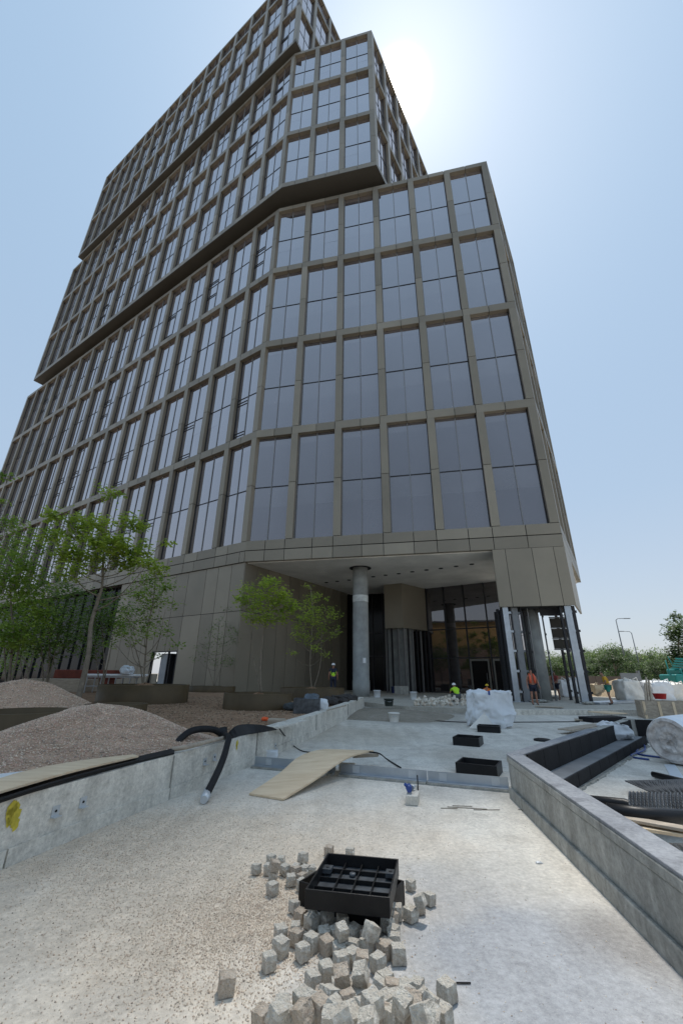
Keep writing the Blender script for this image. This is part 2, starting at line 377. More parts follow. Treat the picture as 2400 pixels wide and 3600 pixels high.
# recess wall running back from the fold
oS = A+Sd*0.1-Ld*0.05
for a in np.arange(0.0, 13.2, 1.2): panel(oS, Sd, -Ld*1.0, a, a+1.2, ZP-0.1, 5.35); panel(oS, Sd, -Ld*1.0, a, a+1.2, 5.35, ZB)
cw.obox(V(oS+Ld*0.25+Sd*0.05, ZP-.1), Sd*13.1, -Ld*0.2, (0, 0, ZB-ZP+.1), 1)
cw.build('cladding', [bronze, joint], tower)
dr = MB()
pale = mat('pale painted door', (0.30, 0.31, 0.32), 0.5)
q0 = V(oL+Ld*door0+Sd*0.3, ZP)
dr.obox(V(oL+Ld*(door0+1.0)+Sd*0.22, ZP), Ld*0.06, -Ln*1.1, (0, 0, dz-0.15), 1)
dr.obox(V(oL+Ld*(door0+1.1)+Sd*0.22, ZP), Ld*1.0, Sd*0.05, (0, 0, dz-0.15), 0)
for u in (door0, door0+0.95, door1-0.08): dr.obox(V(oL+Ld*u-Ln*0.12, ZP), Ld*0.07, Ln*0.14, (0, 0, dz), 1)
dr.obox(V(oL+Ld*door0-Ln*0.12, ZP+dz-0.06), Ld*(door1-door0), Ln*0.14, (0, 0, 0.06), 1)
dr.obox(V(oL+Ld*(door0+2.15)+Sd*0.14, ZP), Ld*0.8, Sd*0.05, (0, 0, 1.2), 2)
dr.build('door', [pale, dark_m, bronze], tower)
# dark glazed shopfronts further left
gw = MB(); oG = A+Sd*0.7
gdark = mat('dark shopfront glass', (0.012, 0.012, 0.013), 0.12, 0, 0.2, 0.3, 0.01, 1, spec=.12)
gw.obox(V(oG+Ld*LEN_C, ZP-.3), Ld*(LL-LEN_C), Sd*0.05, (0, 0, ZB-ZP+.3), 0)
for u in np.arange(LEN_C, LL, 1.79): gw.obox(V(oG+Ld*u+Ln*0.12, ZP-.3), Ld*0.06, Sd*0.115, (0, 0, ZB-ZP+.3), 1)
for zz in (2.9, 5.3): gw.obox(V(oG+Ld*LEN_C+Ln*0.10, zz), Ld*(LL-LEN_C), Sd*0.095, (0, 0, 0.07), 1)
gw.build('shopfront_glazing', [gdark, dark_m], tower); gw = MB()
# entrance: back glass and angled glass
P0 = Vector((1.13, 39.2, 0)); P1 = Vector((4.1, 38.35, 0))
dR = (P1-P0).normalized(); nR_ = Vector((dR.y, -dR.x, 0))
gw.obox(V(P0-dR*2.6, ZP), dR*8.8, -nR_*0.05, (0, 0, ZB-ZP), 0)
for u in np.arange(0, 6.5, 0.95): gw.obox(V(P0+dR*u+nR_*0.12, ZP), dR*0.07, -nR_*0.115, (0, 0, ZB-ZP), 1)
for zz in (3.0, 5.0): gw.obox(V(P0+nR_*0.10, zz), dR*6.5, -nR_*0.095, (0, 0, 0.07), 1)
gw.build('lobby_back_glazing', [gdark, dark_m], tower); gw = MB()
Q0 = Vector((7.44, 35.87, 0)); dQ = -Ld; nQ = Ln
QL = 6.7
gw.obox(V(Q0-dQ*1.5+Sd*0.0, ZP), dQ*(QL+1.5), Sd*0.05, (0, 0, ZB-ZP), 2)
gw.obox(V(Q0+dQ*QL+Sd*.051, ZP), -dQ*0.05, Sd*12, (0, 0, ZB-ZP), 2)
for u in (0.0, 1.55, 3.25, 4.95, 6.63): gw.obox(V(Q0+dQ*u+nQ*0.12, ZP), dQ*0.07, Sd*0.115, (0, 0, ZB-ZP), 1)
for zz in (2.75, 5.0): gw.obox(V(Q0+nQ*0.10, zz), dQ*QL, Sd*0.095, (0, 0, 0.08), 1)
gmir = glass_mat('reflecting entrance glass', (0.02, 0.018, 0.02), 0.18, 0.5, (0.85, 0.80, 0.80))
gw.build('curtain_wall', [gdark, dark_m, gmir], tower)
# entrance doors
bronzef = mat('bronze door frame', (0.16, 0.15, 0.13), 0.5, 0.3)
for u in (3.35, 5.1):
    ed = MB(); o = Q0+dQ*u+nQ*0.25
    for a, b in ((0, 0.12), (1.35, 1.47)): ed.obox(V(o+dQ*a, ZP), dQ*(b-a), Sd*0.12, (0, 0, 2.5), 0)
    ed.obox(V(o+dQ*0.12, ZP+2.35), dQ*1.23, Sd*0.12, (0, 0, 0.15), 0)
    ed.obox(V(o+dQ*0.12+Sd*.03, ZP+.02), dQ*1.23, Sd*0.04, (0, 0, 2.33), 1)
    d_ = ed.build('entrance_door', [bronzef, gdark], tower)
    hb = MB(); hb.tube([V(o+dQ*1.22+nQ*.07, ZP+.8), V(o+dQ*1.22+nQ*.07, ZP+1.5)], .018, 6); hh = hb.build('handle', mull, tower); hh.parent = d_
# clad box hanging from the ceiling with unfinished framing below it
bx = MB()
k1, k2, k3 = Vector((3.64, 34.34, 0)), Vector((5.01, 33.59, 0)), Vector((7.44, 35.87, 0))
bx.prism([xy(k1), xy(k2), xy(k3), xy(k3+Vector((-2.5, 2.2, 0)))], 5.0, ZB-0.055)
bx.build('clad_bulkhead', bronze, tower)
fm = MB()
for k, (p_, q_) in enumerate(((k1, k2), (k2, k3))):
    nn = 3 if k == 0 else 6
    for i in range(nn):
        t = (i+0.15)/nn; p = p_+(q_-p_)*t+Vector((0, .25, 0))
        fm.box((p.x, p.y, (ZP+5)/2), (0.09, 0.14, 5-ZP), 0.6, 0 if i % 2 else 1)
fm.prism([xy(k1+Vector((.3, .8, 0))), xy(k2+Vector((.0, .6, 0))), xy(k2+Vector((.9, 1.4, 0))), xy(k1+Vector((1.2, 1.8, 0)))], ZP, 5.0, 2)
concm = mat('raw column concrete', (0.30, 0.31, 0.30), 0.85, 0, 0.22, 1.6, 0.1, 14)
fm.build('wall_framing', [dark_m, mull, concm], tower)
# round column
co = MB(); cx, cy = 1.38, 28.6
co.lathe((cx, cy, ZP-.1), [(0.555, 0), (0.555, 1.05), (0.535, 1.06), (0.535, 3.9), (0.53, 3.92), (0.53, 7.0), (0.53, ZB-ZP+0.05)], 40)
colo = co.build('column', concm, tower)
cband = MB(); cband.lathe((cx, cy, 6.15), [(0.537, 0), (0.539, 0.05), (0.539, 0.42), (0.537, 0.45)], 40)
cband.build('paint_band', mat('white primer', (0.62, 0.64, 0.62), 0.8, 0, 0.3, 3), tower).parent = colo
csh = MB(); csh.lathe((cx, cy, ZB-0.075), [(0.78, 0), (0.78, 0.02)], 40); csh.build('column_collar', joint, tower).parent = colo
cpp = MB(); an = -1.2; cpp.box((cx+0.54*math.cos(an), cy+0.54*math.sin(an), 2.35), (0.2, 0.012, 0.32), an+math.pi/2)
cpp.build('paper_notice', mat('paper', (0.75, 0.76, 0.78), 0.8), tower).parent = colo
# right corner pier: cladding box and the steel legs below
pr = MB(); FLu = (9.18-A.x)/Rd.x
FL = A+Rd*FLu; ZK = 5.21; plen = 5.965*S-FLu
pc = [0, 1.05, plen-1.75, plen-1.75+1.0]
cuts = [0, 0.75, 2.25, 3.45, plen]
for a, b in zip(cuts[:-1], cuts[1:]): pr.obox(V(FL+Rd*(a+.014)-Rn*0.1, ZK), Rd*(b-a-.028), Rn*0.1, (0, 0, ZB-ZK-0.0), 0)
pr.obox(V(FL+Rd*.05-Rn*0.12, ZK+.02), Rd*(plen-.1), Rn*0.09, (0, 0, ZB-ZK), 1)
bcut = [.1, 2.9]
pr.obox(V(FL-Rn*0.11, ZK), -Rd*0.0+Rd*0.1, Sd*2.9, (0, 0, ZB-ZK-.055), 0)
pr.obox(V(B-Rn*0.0+Sd*0.02, ZK-0.02), Rd*(-0.1), Sd*4.0, (0, 0, ZB-ZK+0.0), 0)
pr.prism([xy(FL-Rn*.15+Rd*.12), xy(B-Rn*.15-Rd*.25), xy(B+Sd*3.6-Rd*.25), xy(FL+Sd*2.8+Rd*.12)], ZK+.01, ZK+.06, 1)
pr.build('clad_pier', [bronze, joint], tower)
galv = mat('galvanised steel', (0.42, 0.46, 0.50), 0.35, 0.7, 0.12, 3, 0.02, 30)
stm = mat('grey primed steel', (0.20, 0.21, 0.22), 0.5, 0.4)
def leg(p, w_, d_, m_, nm='steel_post', z1=ZK, rz=thR):
    l = MB(); l.box((p.x, p.y, (ZP+z1)/2), (w_, d_, z1-ZP), rz, 0)
    for k in range(5):
        zz = ZP+0.5+k*1.05
        l.box((p.x+w_*0.65, p.y-d_*.2, zz), (w_*0.7, 0.1, 0.12), rz, 0)
    l.box((p.x, p.y, ZP+0.012), (w_*1.7, d_*1.7, 0.024), rz, 0)
    l.build(nm, m_, tower, bevel=0.008)
for u, v, w_, d_, m_ in [(0.12, .45, .10, .12, dark_m), (0.32, .3, .3, .3, galv), (0.62, .35, .07, .2, dark_m), (0.85, .55, .34, .34, stm), (1.2, .5, .06, .2, dark_m), (1.35, 1.3, .06, .14, stm),
                         (0.5, .6, .16, .1, dark_m), (1.05, .75, .12, .1, dark_m), (1.6, 1.5, .14, .12, dark_m), (0.0, 1.0, .12, .3, dark_m), (0.05, 2.2, .14, .3, dark_m), (0.15, 1.4, .1, .1, dark_m), (0.3, 2.3, .12, .12, stm), (1.65, .9, .05, .1, mull), (2.35, 2.0, .12, .12, dark_m), (2.75, 2.3, .07, .1, stm),
                         (plen-.78, .3, .12, .2, dark_m), (plen-.42, .28, .34, .3, galv), (plen-.12, .35, .16, .3, dark_m), (plen-.1, 1.8, .14, .14, dark_m), (plen-.2, 3.5, .14, .14, dark_m)]:
    leg(FL+Rd*u-Rn*v, w_, d_, m_)
c2 = MB(); pc_ = FL+Rd*1.95-Rn*1.9
c2.lathe((pc_.x, pc_.y, ZP), [(0.5, 0), (0.5, ZK-ZP)], 32); c2.build('column', concm, tower)
br = MB()
o = FL+Rd*2.35-Rn*1.0
br.obox(V(o, ZK-.42), Rd*(plen-2.9), -Rn*.06, (0, 0, .42), 1)
Yq = 24.6; pt, pb_ = pd(1262, 1418, Yq), pd(1279, 1492, Yq); pw = pd(1306, 1418, Yq).x-pt.x; hq = (pt.z-pb_.z)/3
for k in range(3):
    z0 = pb_.z+hq*k; br.box((pt.x+pw/2, Yq, z0+hq*.5), (pw, .05, hq*.86), thR, 2)
for k in range(4):
    br.box((pt.x+pw/2, Yq-.05, pb_.z+hq*k), (pw*1.06, .08, .06), thR, 0)
br.box((pt.x+pw/2, Yq-.02, pt.z+.12), (pw*1.06, .08, .05), thR, 0)
br.build('unfinished_panel_framing', [mull, dark_m, mat('brown insulation board', (0.06, 0.052, 0.04), 0.8)], tower)
# ------------------------------------------------------------------ ground, slab, plateau, terrace
def ground_mat(name, cA, cB, cC, sA=0.35, sB=2.2, bump=0.35, bs=60, mask=None, rough=0.95, speck=0.0, streak=0.0):
    m = bpy.data.materials.new(name); m.use_nodes = True; t = m.node_tree; b = t.nodes['Principled BSDF']; b.inputs['Roughness'].default_value = rough
    b.inputs['Specular IOR Level'].default_value = 0.25
    tc = t.nodes.new('ShaderNodeTexCoord')
    def noise(s, det=8, dist=0.0, ro=0.62, st=None):
        n = t.nodes.new('ShaderNodeTexNoise'); n.inputs['Scale'].default_value = s; n.inputs['Detail'].default_value = det; n.inputs['Distortion'].default_value = dist; n.inputs['Roughness'].default_value = ro
        if st:
            mp = t.nodes.new('ShaderNodeMapping'); mp.inputs['Scale'].default_value = st; mp.inputs['Rotation'].default_value = (0, 0, 0.5); t.links.new(tc.outputs['Object'], mp.inputs[0]); t.links.new(mp.outputs[0], n.inputs['Vector'])
        else: t.links.new(tc.outputs['Object'], n.inputs['Vector'])
        return n.outputs[0]
    def ramp(i, p0, p1, a=(0, 0, 0), c=(1, 1, 1)):
        r = t.nodes.new('ShaderNodeValToRGB'); r.color_ramp.elements[0].position = p0; r.color_ramp.elements[1].position = p1
        r.color_ramp.elements[0].color = (*a, 1); r.color_ramp.elements[1].color = (*c, 1); t.links.new(i, r.inputs[0]); return r.outputs[0]
    def mix(f, a, c, bt='MIX'):
        x = t.nodes.new('ShaderNodeMix'); x.data_type = 'RGBA'; x.blend_type = bt
        if isinstance(f, float): x.inputs[0].default_value = f
        else: t.links.new(f, x.inputs[0])
        for i, v in ((6, a), (7, c)):
            if isinstance(v, tuple): x.inputs[i].default_value = (*v, 1)
            else: t.links.new(v, x.inputs[i])
        return x.outputs[2]
    c = mix(ramp(noise(sA, 6, 0.6), 0.38, 0.62), cA, cB)
    c = mix(ramp(noise(sB, 8, 0.3), 0.52, 0.72), c, cC)
    if mask:      # patches of dust and other tones, each with its place on the slab: (x, y, radius, colour)
        for (mx, my, mr, mc, ms) in mask:
            vm = t.nodes.new('ShaderNodeVectorMath'); vm.operation = 'DISTANCE'; vm.inputs[1].default_value = (mx, my, 0)
            wn = t.nodes.new('ShaderNodeTexNoise'); wn.inputs['Scale'].default_value = 1.3; wn.inputs['Detail'].default_value = 7; t.links.new(tc.outputs['Object'], wn.inputs['Vector'])
            ad = t.nodes.new('ShaderNodeVectorMath'); ad.operation = 'MULTIPLY_ADD'; ad.inputs[1].default_value = (mr*1.1,)*3
            t.links.new(wn.outputs[1], ad.inputs[0]); t.links.new(tc.outputs['Object'], ad.inputs[2])
            sb = t.nodes.new('ShaderNodeVectorMath'); sb.operation = 'SUBTRACT'; sb.inputs[1].default_value = (mr*.55, mr*.55, mr*.55); t.links.new(ad.outputs[0], sb.inputs[0])
            mu = t.nodes.new('ShaderNodeVectorMath'); mu.operation = 'MULTIPLY'; mu.inputs[1].default_value = (1, 1, 0); t.links.new(sb.outputs[0], mu.inputs[0])
            t.links.new(mu.outputs[0], vm.inputs[0])
            mrn = t.nodes.new('ShaderNodeMapRange'); mrn.inputs[1].default_value = mr*0.45; mrn.inputs[2].default_value = mr*1.25; mrn.inputs[3].default_value = ms; mrn.inputs[4].default_value = 0.0
            t.links.new(vm.outputs['Value'], mrn.inputs[0]); c = mix(mrn.outputs[0], c, mc)
    if streak: c = mix(streak, c, ramp(noise(5.0, 6, 0.4, .6, (1, 1, .12)), 0.35, 0.62, (0.42, 0.41, 0.39), (1.12,)*3), 'MULTIPLY')
    if mask: c = mix(0.45, c, ramp(noise(1.7, 8, .8, .65, (1, .16, 1)), 0.40, 0.60, (0.74, 0.73, 0.72), (1.08,)*3), 'MULTIPLY')
    c = mix(0.5, c, ramp(noise(4.5, 9, 1.2, .7), 0.3, 0.6, (0.66,)*3, (1.1,)*3), 'MULTIPLY')
    c = mix(0.55, c, ramp(noise(28, 6), 0.25, 0.75, (0.55,)*3, (1.35,)*3), 'MULTIPLY')
    c = mix(ramp(noise(95, 3), 0.64, 0.70), c, mix(0.75, c, (0.10, 0.095, 0.09)))
    if speck: c = mix(ramp(noise(140, 2), 0.60, 0.66), c, mix(speck, c, (0.75, 0.74, 0.70)))
    t.links.new(c, b.inputs['Base Color'])
    bp = t.nodes.new('ShaderNodeBump'); bp.inputs['Strength'].default_value = bump; bp.inputs['Distance'].default_value = 0.03
    hN = t.nodes.new('ShaderNodeMath'); hN.operation = 'ADD'; t.links.new(noise(bs, 6), hN.inputs[0]); t.links.new(noise(7, 5), hN.inputs[1])
    t.links.new(hN.outputs[0], bp.inputs['Height']); t.links.new(bp.outputs[0], b.inputs['Normal'])
    return m
slab_m = ground_mat('dusty concrete slab', (0.76, 0.72, 0.64), (0.68, 0.645, 0.58), (0.56, 0.52, 0.455),
    mask=[(-1.2, 4.3, 2.3, (0.66, 0.56, 0.44), .9), (0.1, 12.5, 2.4, (0.52, 0.46, 0.37), .7), (1.05, 3.0, 1.1, (0.38, 0.395, 0.42), .9), (1.3, 4.2, .5, (.52, .50, .46), .6), (-.2, 7.3, .8, (.66, .60, .51), .8), (1.6, 6.6, .5, (.48, .47, .44), .6), (2.6, 9.5, 1.1, (.56, .50, .42), .7), (1.75, 3.3, .35, (.30, .285, .27), .7), (3.2, 20.5, 3.6, (.27, .245, .21), .8), (2.6, 17, 2.2, (.27, .245, .21), .7)], speck=0.3)  # includes a darker blue-grey patch at the near right
paver_m = ground_mat('dusty plateau paving', (0.50, 0.47, 0.41), (0.44, 0.41, 0.35), (0.38, 0.34, 0.28))
soil_m = ground_mat('brown soil', (0.27, 0.165, 0.10), (0.36, 0.23, 0.145), (0.17, 0.105, 0.065), 0.8, 3.0, 1.0, 18)
dirt_m = ground_mat('open site dirt', (0.33, 0.29, 0.24), (0.28, 0.25, 0.21), (0.22, 0.2, 0.16))
g = MB(); g.face([(-900, -900, -0.06), (900, -900, -0.06), (900, 900, -0.06), (-900, 900, -0.06)]); struct('ground', g, dirt_m)
g = MB(); g.prism([(-5.8, -6), (40, -6), (40, 19.6), (7.55, 18.75), (5.5, 19.1), (2.9, 19.9), (1.2, 23.5), (1.05, 21.3), (-1.62, 8.4), (-2.87, 4.18), (-3.75, 1.0)], -0.05, 0.0); struct('concrete_slab', g, slab_m)
g = MB(); g.prism([(1.0, 23.2), (2.9, 20.1), (5.5, 19.2), (7.55, 18.8), (13.4, 19.3), (40, 20.6), (90, 24), (90, 95), (-70, 95), (-70, 27), (-3, 27)], -0.055, ZP); struct('entrance_plateau', g, paver_m)
TZ = 0.42
g = MB(); ter = [(-4.2, -6), (-2.98, 4.16), (-2.4, 6.16), (-1.8, 8.4), (-.55, 13), (1.05, 22.6), (-1, 24.5), (-8, 28.0), (-30, 41), (-75, 65), (-75, -6)]
g.prism(ter, -0.05, TZ); struct('soil_terrace', g, soil_m)
# ==PART2==
# ------------------------------------------------------------------ more materials
conc = ground_mat('board marked concrete', (0.74, 0.70, 0.62), (0.64, 0.61, 0.54), (0.48, 0.45, 0.40), 0.8, 3.5, 0.3, 25, streak=.28)
conc2 = ground_mat('weathered grey concrete', (0.46, 0.45, 0.41), (0.38, 0.375, 0.34), (0.28, 0.275, 0.25), 0.9, 3.0, 0.3, 25, streak=.45)
conc_top = ground_mat('bluish coping mortar', (0.33, 0.34, 0.355), (0.26, 0.27, 0.29), (0.20, 0.205, 0.22), 1.5, 5.0, 0.3, 25)
bitumen = mat('black bitumen slab', (0.013, 0.013, 0.015), 0.7, 0, 0.4, 2.5, 0.15, 30, spec=.2)
plastic = mat('black plastic', (0.010, 0.010, 0.011), 0.42, 0, 0.3, 3, 0.08, 40, spec=.3)
plastic_w = mat('worn black plastic', (0.02, 0.022, 0.026), 0.33, 0, 0.4, 8, 0.15, 50, col2=(0.10, 0.11, 0.12))
rubber = mat('black rubber hose', (0.013, 0.013, 0.014), 0.6, 0, 0.3, 12, 0.2, 60, spec=.25)
ply = mat('worn plywood', (0.58, 0.43, 0.27), 0.75, 0, 0.18, 2.0, 0.1, 30, stretch=(1, 6, 1), col2=(0.74, 0.60, 0.42))
timber = mat('grey timber', (0.38, 0.32, 0.25), 0.8, 0, 0.25, 3, 0.15, 30, stretch=(1, 5, 5))
granite = ground_mat('rough granite', (0.90, 0.84, 0.72), (0.66, 0.58, 0.48), (0.94, 0.90, 0.82), 9.0, 40.0, 1.0, 70, speck=0.5)
granite2 = ground_mat('brown granite', (0.66, 0.54, 0.42), (0.76, 0.66, 0.54), (0.48, 0.37, 0.29), 9.0, 40.0, 1.0, 70, speck=0.4)
gravel_m = ground_mat('grey pink gravel', (0.56, 0.38, 0.26), (0.47, 0.32, 0.22), (0.57, 0.34, 0.24), 2.0, 9.0, 0.9, 30, speck=0.5)
bag_m = mat('white woven bag', (0.72, 0.74, 0.76), 0.65, 0, 0.08, 2, 0.25, 90)
bagd_m = mat('dusty woven bag', (0.74, 0.71, 0.65), 0.75, 0, 0.15, 2, 0.25, 60)
film_m = mat('white film', (0.72, 0.77, 0.82), 0.3, 0, 0.08, 2, 0.2, 6)
yel_m = mat('yellow spray paint', (0.55, 0.45, 0.05), 0.8, 0, 0.2, 20)
white_m = mat('white plastic', (0.72, 0.73, 0.73), 0.5, 0, 0.06)
blue_m = mat('blue tool housing', (0.02, 0.06, 0.25), 0.4)
teal_m = mat('teal machine paint', (0.01, 0.22, 0.20), 0.4)
red_m = mat('red plastic', (0.45, 0.02, 0.02), 0.45)
sand_m = ground_mat('yellow sand', (0.42, 0.33, 0.22), (0.36, 0.28, 0.19), (0.30, 0.23, 0.16), 1.0, 5, 0.8, 20)
plant_m = mat('bronze planter steel', (0.085, 0.060, 0.032), 0.5, 0.0, 0.25, 1.2, 0.03, 6, spec=.2)
bark_m = mat('pale bark', (0.20, 0.17, 0.13), 0.9, 0, 0.3, 8, 0.5, 30)
def leaf_mat(name, a, b_, sc_=1.6):
    m = bpy.data.materials.new(name); m.use_nodes = True; t = m.node_tree; p = t.nodes['Principled BSDF']
    tc = t.nodes.new('ShaderNodeTexCoord'); no = t.nodes.new('ShaderNodeTexNoise'); no.inputs['Scale'].default_value = sc_; no.inputs['Detail'].default_value = 6
    t.links.new(tc.outputs['Object'], no.inputs['Vector']); r = t.nodes.new('ShaderNodeValToRGB'); r.color_ramp.elements[0].position = .35; r.color_ramp.elements[1].position = .66
    r.color_ramp.elements[0].color = (*a, 1); r.color_ramp.elements[1].color = (*b_, 1); t.links.new(no.outputs[0], r.inputs[0]); t.links.new(r.outputs[0], p.inputs['Base Color'])
    p.inputs['Roughness'].default_value = .5; tr = t.nodes.new('ShaderNodeBsdfTranslucent'); t.links.new(r.outputs[0], tr.inputs[0])
    ms = t.nodes.new('ShaderNodeMixShader'); ms.inputs[0].default_value = .5; t.links.new(p.outputs[0], ms.inputs[1]); t.links.new(tr.outputs[0], ms.inputs[2])
    t.links.new(ms.outputs[0], t.nodes['Material Output'].inputs[0]); return m
leafY = leaf_mat('yellow green leaves', (0.22, 0.33, 0.04), (0.46, 0.56, 0.09))
leafG = leaf_mat('fresh green leaves', (0.15, 0.27, 0.04), (0.36, 0.48, 0.08))
leafD = leaf_mat('dark green leaves', (0.08, 0.15, 0.03), (0.20, 0.30, 0.06))
leafF = leaf_mat('far green foliage', (0.06, 0.12, 0.03), (0.22, 0.30, 0.07), 0.35)
leafF2 = leaf_mat('far dark foliage', (0.03, 0.06, 0.022), (0.11, 0.17, 0.05), 0.35)
# ------------------------------------------------------------------ walls of the approach
def wall_prism(name, line, dx, z0, z1, m, label, cat, group=None, bevel=0.012):
    o = empty(name, (*line[0], 0), label, cat, group); b = MB()
    n = len(line)
    b.prism([*line]+[(x+dx[0], y+dx[1]) for x, y in reversed(line)], z0, z1); b.build('wall', m, o, bevel=bevel); return o
lw_line = [(-3.62, 1.0), (-3.06, 3.1), (-2.75, 4.18), (-2.17, 6.16), (-1.5, 8.42), (-0.62, 12.1), (0.30, 16.6), (1.16, 21.3)]
lwall = empty('retaining_wall', (-2.17, 6.16, 0), 'long low board-marked concrete wall along the soil terrace on the left', 'wall')
for i, (p, q) in enumerate(zip(lw_line[:-1], lw_line[1:])):
    b = MB(); p = Vector((*p, 0)); q = Vector((*q, 0)); d = (q-p); L_ = d.length; d.normalize(); n_ = Vector((-d.y, d.x, 0))
    g_ = 0.004 if i > 3 else 0.0
    b.obox(V(p+d*g_, -0.02), d*(L_-g_*2), n_*0.26, (0, 0, 0.50+.02), 0)
    b.obox(V(p+d*(g_+.01)-n_*0.022, -0.02), d*(L_-g_*2-.02), n_*0.02, (0, 0, 0.15), 0)
    # board marks
    for zz in (0.29, 0.40): b.obox(V(p+d*.02-n_*0.003, zz), d*(L_-.04), n_*0.004, (0, 0, 0.006), 0)
    b.build('wall_section', conc, lwall)
    if i > 2:
        b = MB(); b.obox(V(p-d*.004-n_*.0205 if i else p, .0), d*.007, n_*.03, (0, 0, .49), 0); b.build('construction_joint', conc2, lwall)
def on_wall(x, y, off=0.0):      # point of the wall's face seen at a picture position
    r = ray(x, y)
    for p, q in zip(lw_line[:-1], lw_line[1:]):
        p = Vector((*p, 0)); q = Vector((*q, 0)); d = (q-p).normalized(); n_ = Vector((-d.y, d.x, 0))
        t = (p.dot(n_)-off)/(r.x*n_.x+r.y*n_.y); P = Vector((r.x*t, r.y*t, CAMZ+r.z*t))
        if -0.01 <= (P-p).dot(d) <= (q-p).length+0.01: return P, d, n_
    return P, d, n_
for (x, y, wpx, hpx) in ((30, 1872, 11, 17), (28, 1858, 8, 12), (33, 1893, 6, 10), (22, 1884, 5, 8), (544, 1708, 3.5, 6), (543, 1717, 2.5, 5)):
    P, d, n_ = on_wall(x, y); b = MB(); k = P.y/936*1.05; pts = []
    for a in range(22):
        an = a/22*2*math.pi; rr = 1+RN.uniform(-.28, .22); pts.append(P-n_*0.006+d*math.cos(an)*wpx*k*rr*1.2+Vector((0, 0, math.sin(an)*hpx*k*rr)))
    for a in range(22): b.face([P-n_*0.006, pts[a], pts[(a+1) % 22]])
    b.build('paint_mark', yel_m, lwall)
for x, y in ((127, 1863), (190, 1842), (470, 1749), (492, 1739), (632, 1713), (668, 1704)):
    P, d, n_ = on_wall(x, y); b = MB()
    b.obox(P-n_*0.008-d*0.04-Vector((0, 0, .04)), d*0.08, n_*0.008, (0, 0, .08)); b.obox(P-n_*0.05-d*0.04-Vector((0, 0, .048)), d*0.08, n_*0.05, (0, 0, .008))
    b.tube([P-n_*0.014, P-n_*0.007], .011, 8, 1)
    b.build('angle_bracket', [mat('pale galvanised plate', (0.52, 0.55, 0.57), .4, .4), joint] if 'pale galvanised plate' not in MATS else [MATS['pale galvanised plate'], joint], lwall)
# basin on the right
basin = empty('planting_basin', (2.34, 6.42, 0), 'angular concrete planting basin with black-lined inner walls on the right', 'planting basin')
c0_ = Vector((2.30, 6.42, 0)); cN = Vector((1.66, 1.0, 0)); cF = Vector((7.31, 11.75, 0)); cE = Vector((15.5, 10.0, 0))
def slabwall(p, q, th, side, z0, z1, m, nm, cap=None, ext=0.0, bev=0.01):
    d = (q-p); L_ = d.length; d = d.normalized(); n_ = Vector((d.y, -d.x, 0))*side; b = MB()
    b.obox(V(p, z0), d*(L_+ext), n_*th, (0, 0, z1-z0)); return b.build(nm, m, basin, bevel=bev), d, n_, L_
dN = (c0_-cN).normalized(); nN = Vector((dN.y, -dN.x, 0))
b = MB(); LN = (c0_-cN).length
b.obox(V(cN, -.02), dN*LN, nN*0.2, (0, 0, 0.425)); b.obox(V(cN-nN*0.012, 0.41), dN*(LN+.0), nN*0.22, (0, 0, 0.07)); b.obox(V(cN-nN*0.035, -.02), dN*LN, nN*0.035, (0, 0, 0.15)); b.build('front_wall', conc2, basin, bevel=0.01)
b = MB(); b.obox(V(cN-nN*0.008, 0.482), dN*(LN+.0), nN*0.215, (0, 0, 0.024)); b.build('coping', conc_top, basin, bevel=0.006)
dF = (cF-c0_).normalized(); nF = Vector((dF.y, -dF.x, 0)); LF = (cF-c0_).length
b = MB(); b.obox(V(c0_+dF*.002, -.02), dF*LF, nF*0.17, (0, 0, 0.51)); b.build('side_wall', conc2, basin, bevel=0.01)
b = MB(); b.obox(V(c0_+dF*.0-nF*.004, 0.492), dF*(LF*.56), nF*0.18, (0, 0, 0.018)); b.build('coping', conc_top, basin, bevel=0.005)
k = 0; u = 0.22
while u < LF-0.1:
    b = MB(); wseg = min(0.62, LF-u-.05); b.obox(V(c0_+dF*(u+.005)+nF*0.172, 0.0), dF*(wseg-.01), nF*0.025, (0, 0, .49+RN.uniform(-.006, .006))); b.build('lining_slab', bitumen, basin, bevel=0.004); u += 0.62
u = 0.55
led = MB(); led.obox(V(c0_+dF*.6+nF*0.2, 0.0), dF*(LF-1.4), nF*0.29, (0, 0, 0.2)); led.build('ledge', mat('grey ledge slabs', (0.17, 0.18, 0.19), 0.7, 0, 0.25, 2.5, .15, 20), basin, bevel=0.008)
while u < LF-0.9:
    b = MB(); b.obox(V(c0_+dF*(u+.005)+nF*0.492, 0.0), dF*0.61, nF*0.025, (0, 0, .195)); b.build('lining_slab', bitumen, basin, bevel=0.004); u += 0.62
b = MB()
for q in range(60):
    u = 0.5+q*(LF-1.2)/60; b.box((*(c0_+dF*u+nF*(0.53+RN.uniform(-.01, .02))).xy, 0.012), (0.13, 0.07+RN.uniform(-.02, .04), 0.03), math.atan2(dF.y, dF.x)+RN.uniform(-.3, .3))
b.build('mortar_fillet', conc2, basin)
dE = (cE-cF).normalized(); nE = Vector((dE.y, -dE.x, 0)); LE = (cE-cF).length
b = MB(); b.obox(V(cF-dE*.0, -.02), dE*LE, nE*0.2, (0, 0, 0.53)); b.build('far_wall', conc2, basin, bevel=0.01)
u = .2
while u < LE-.7:
    b = MB(); b.obox(V(cF+dE*(u+.004)+nE*0.203, 0.0), dE*0.7, nE*0.02, (0, 0, .50)); b.build('lining_slab', bitumen, basin); u += 0.708
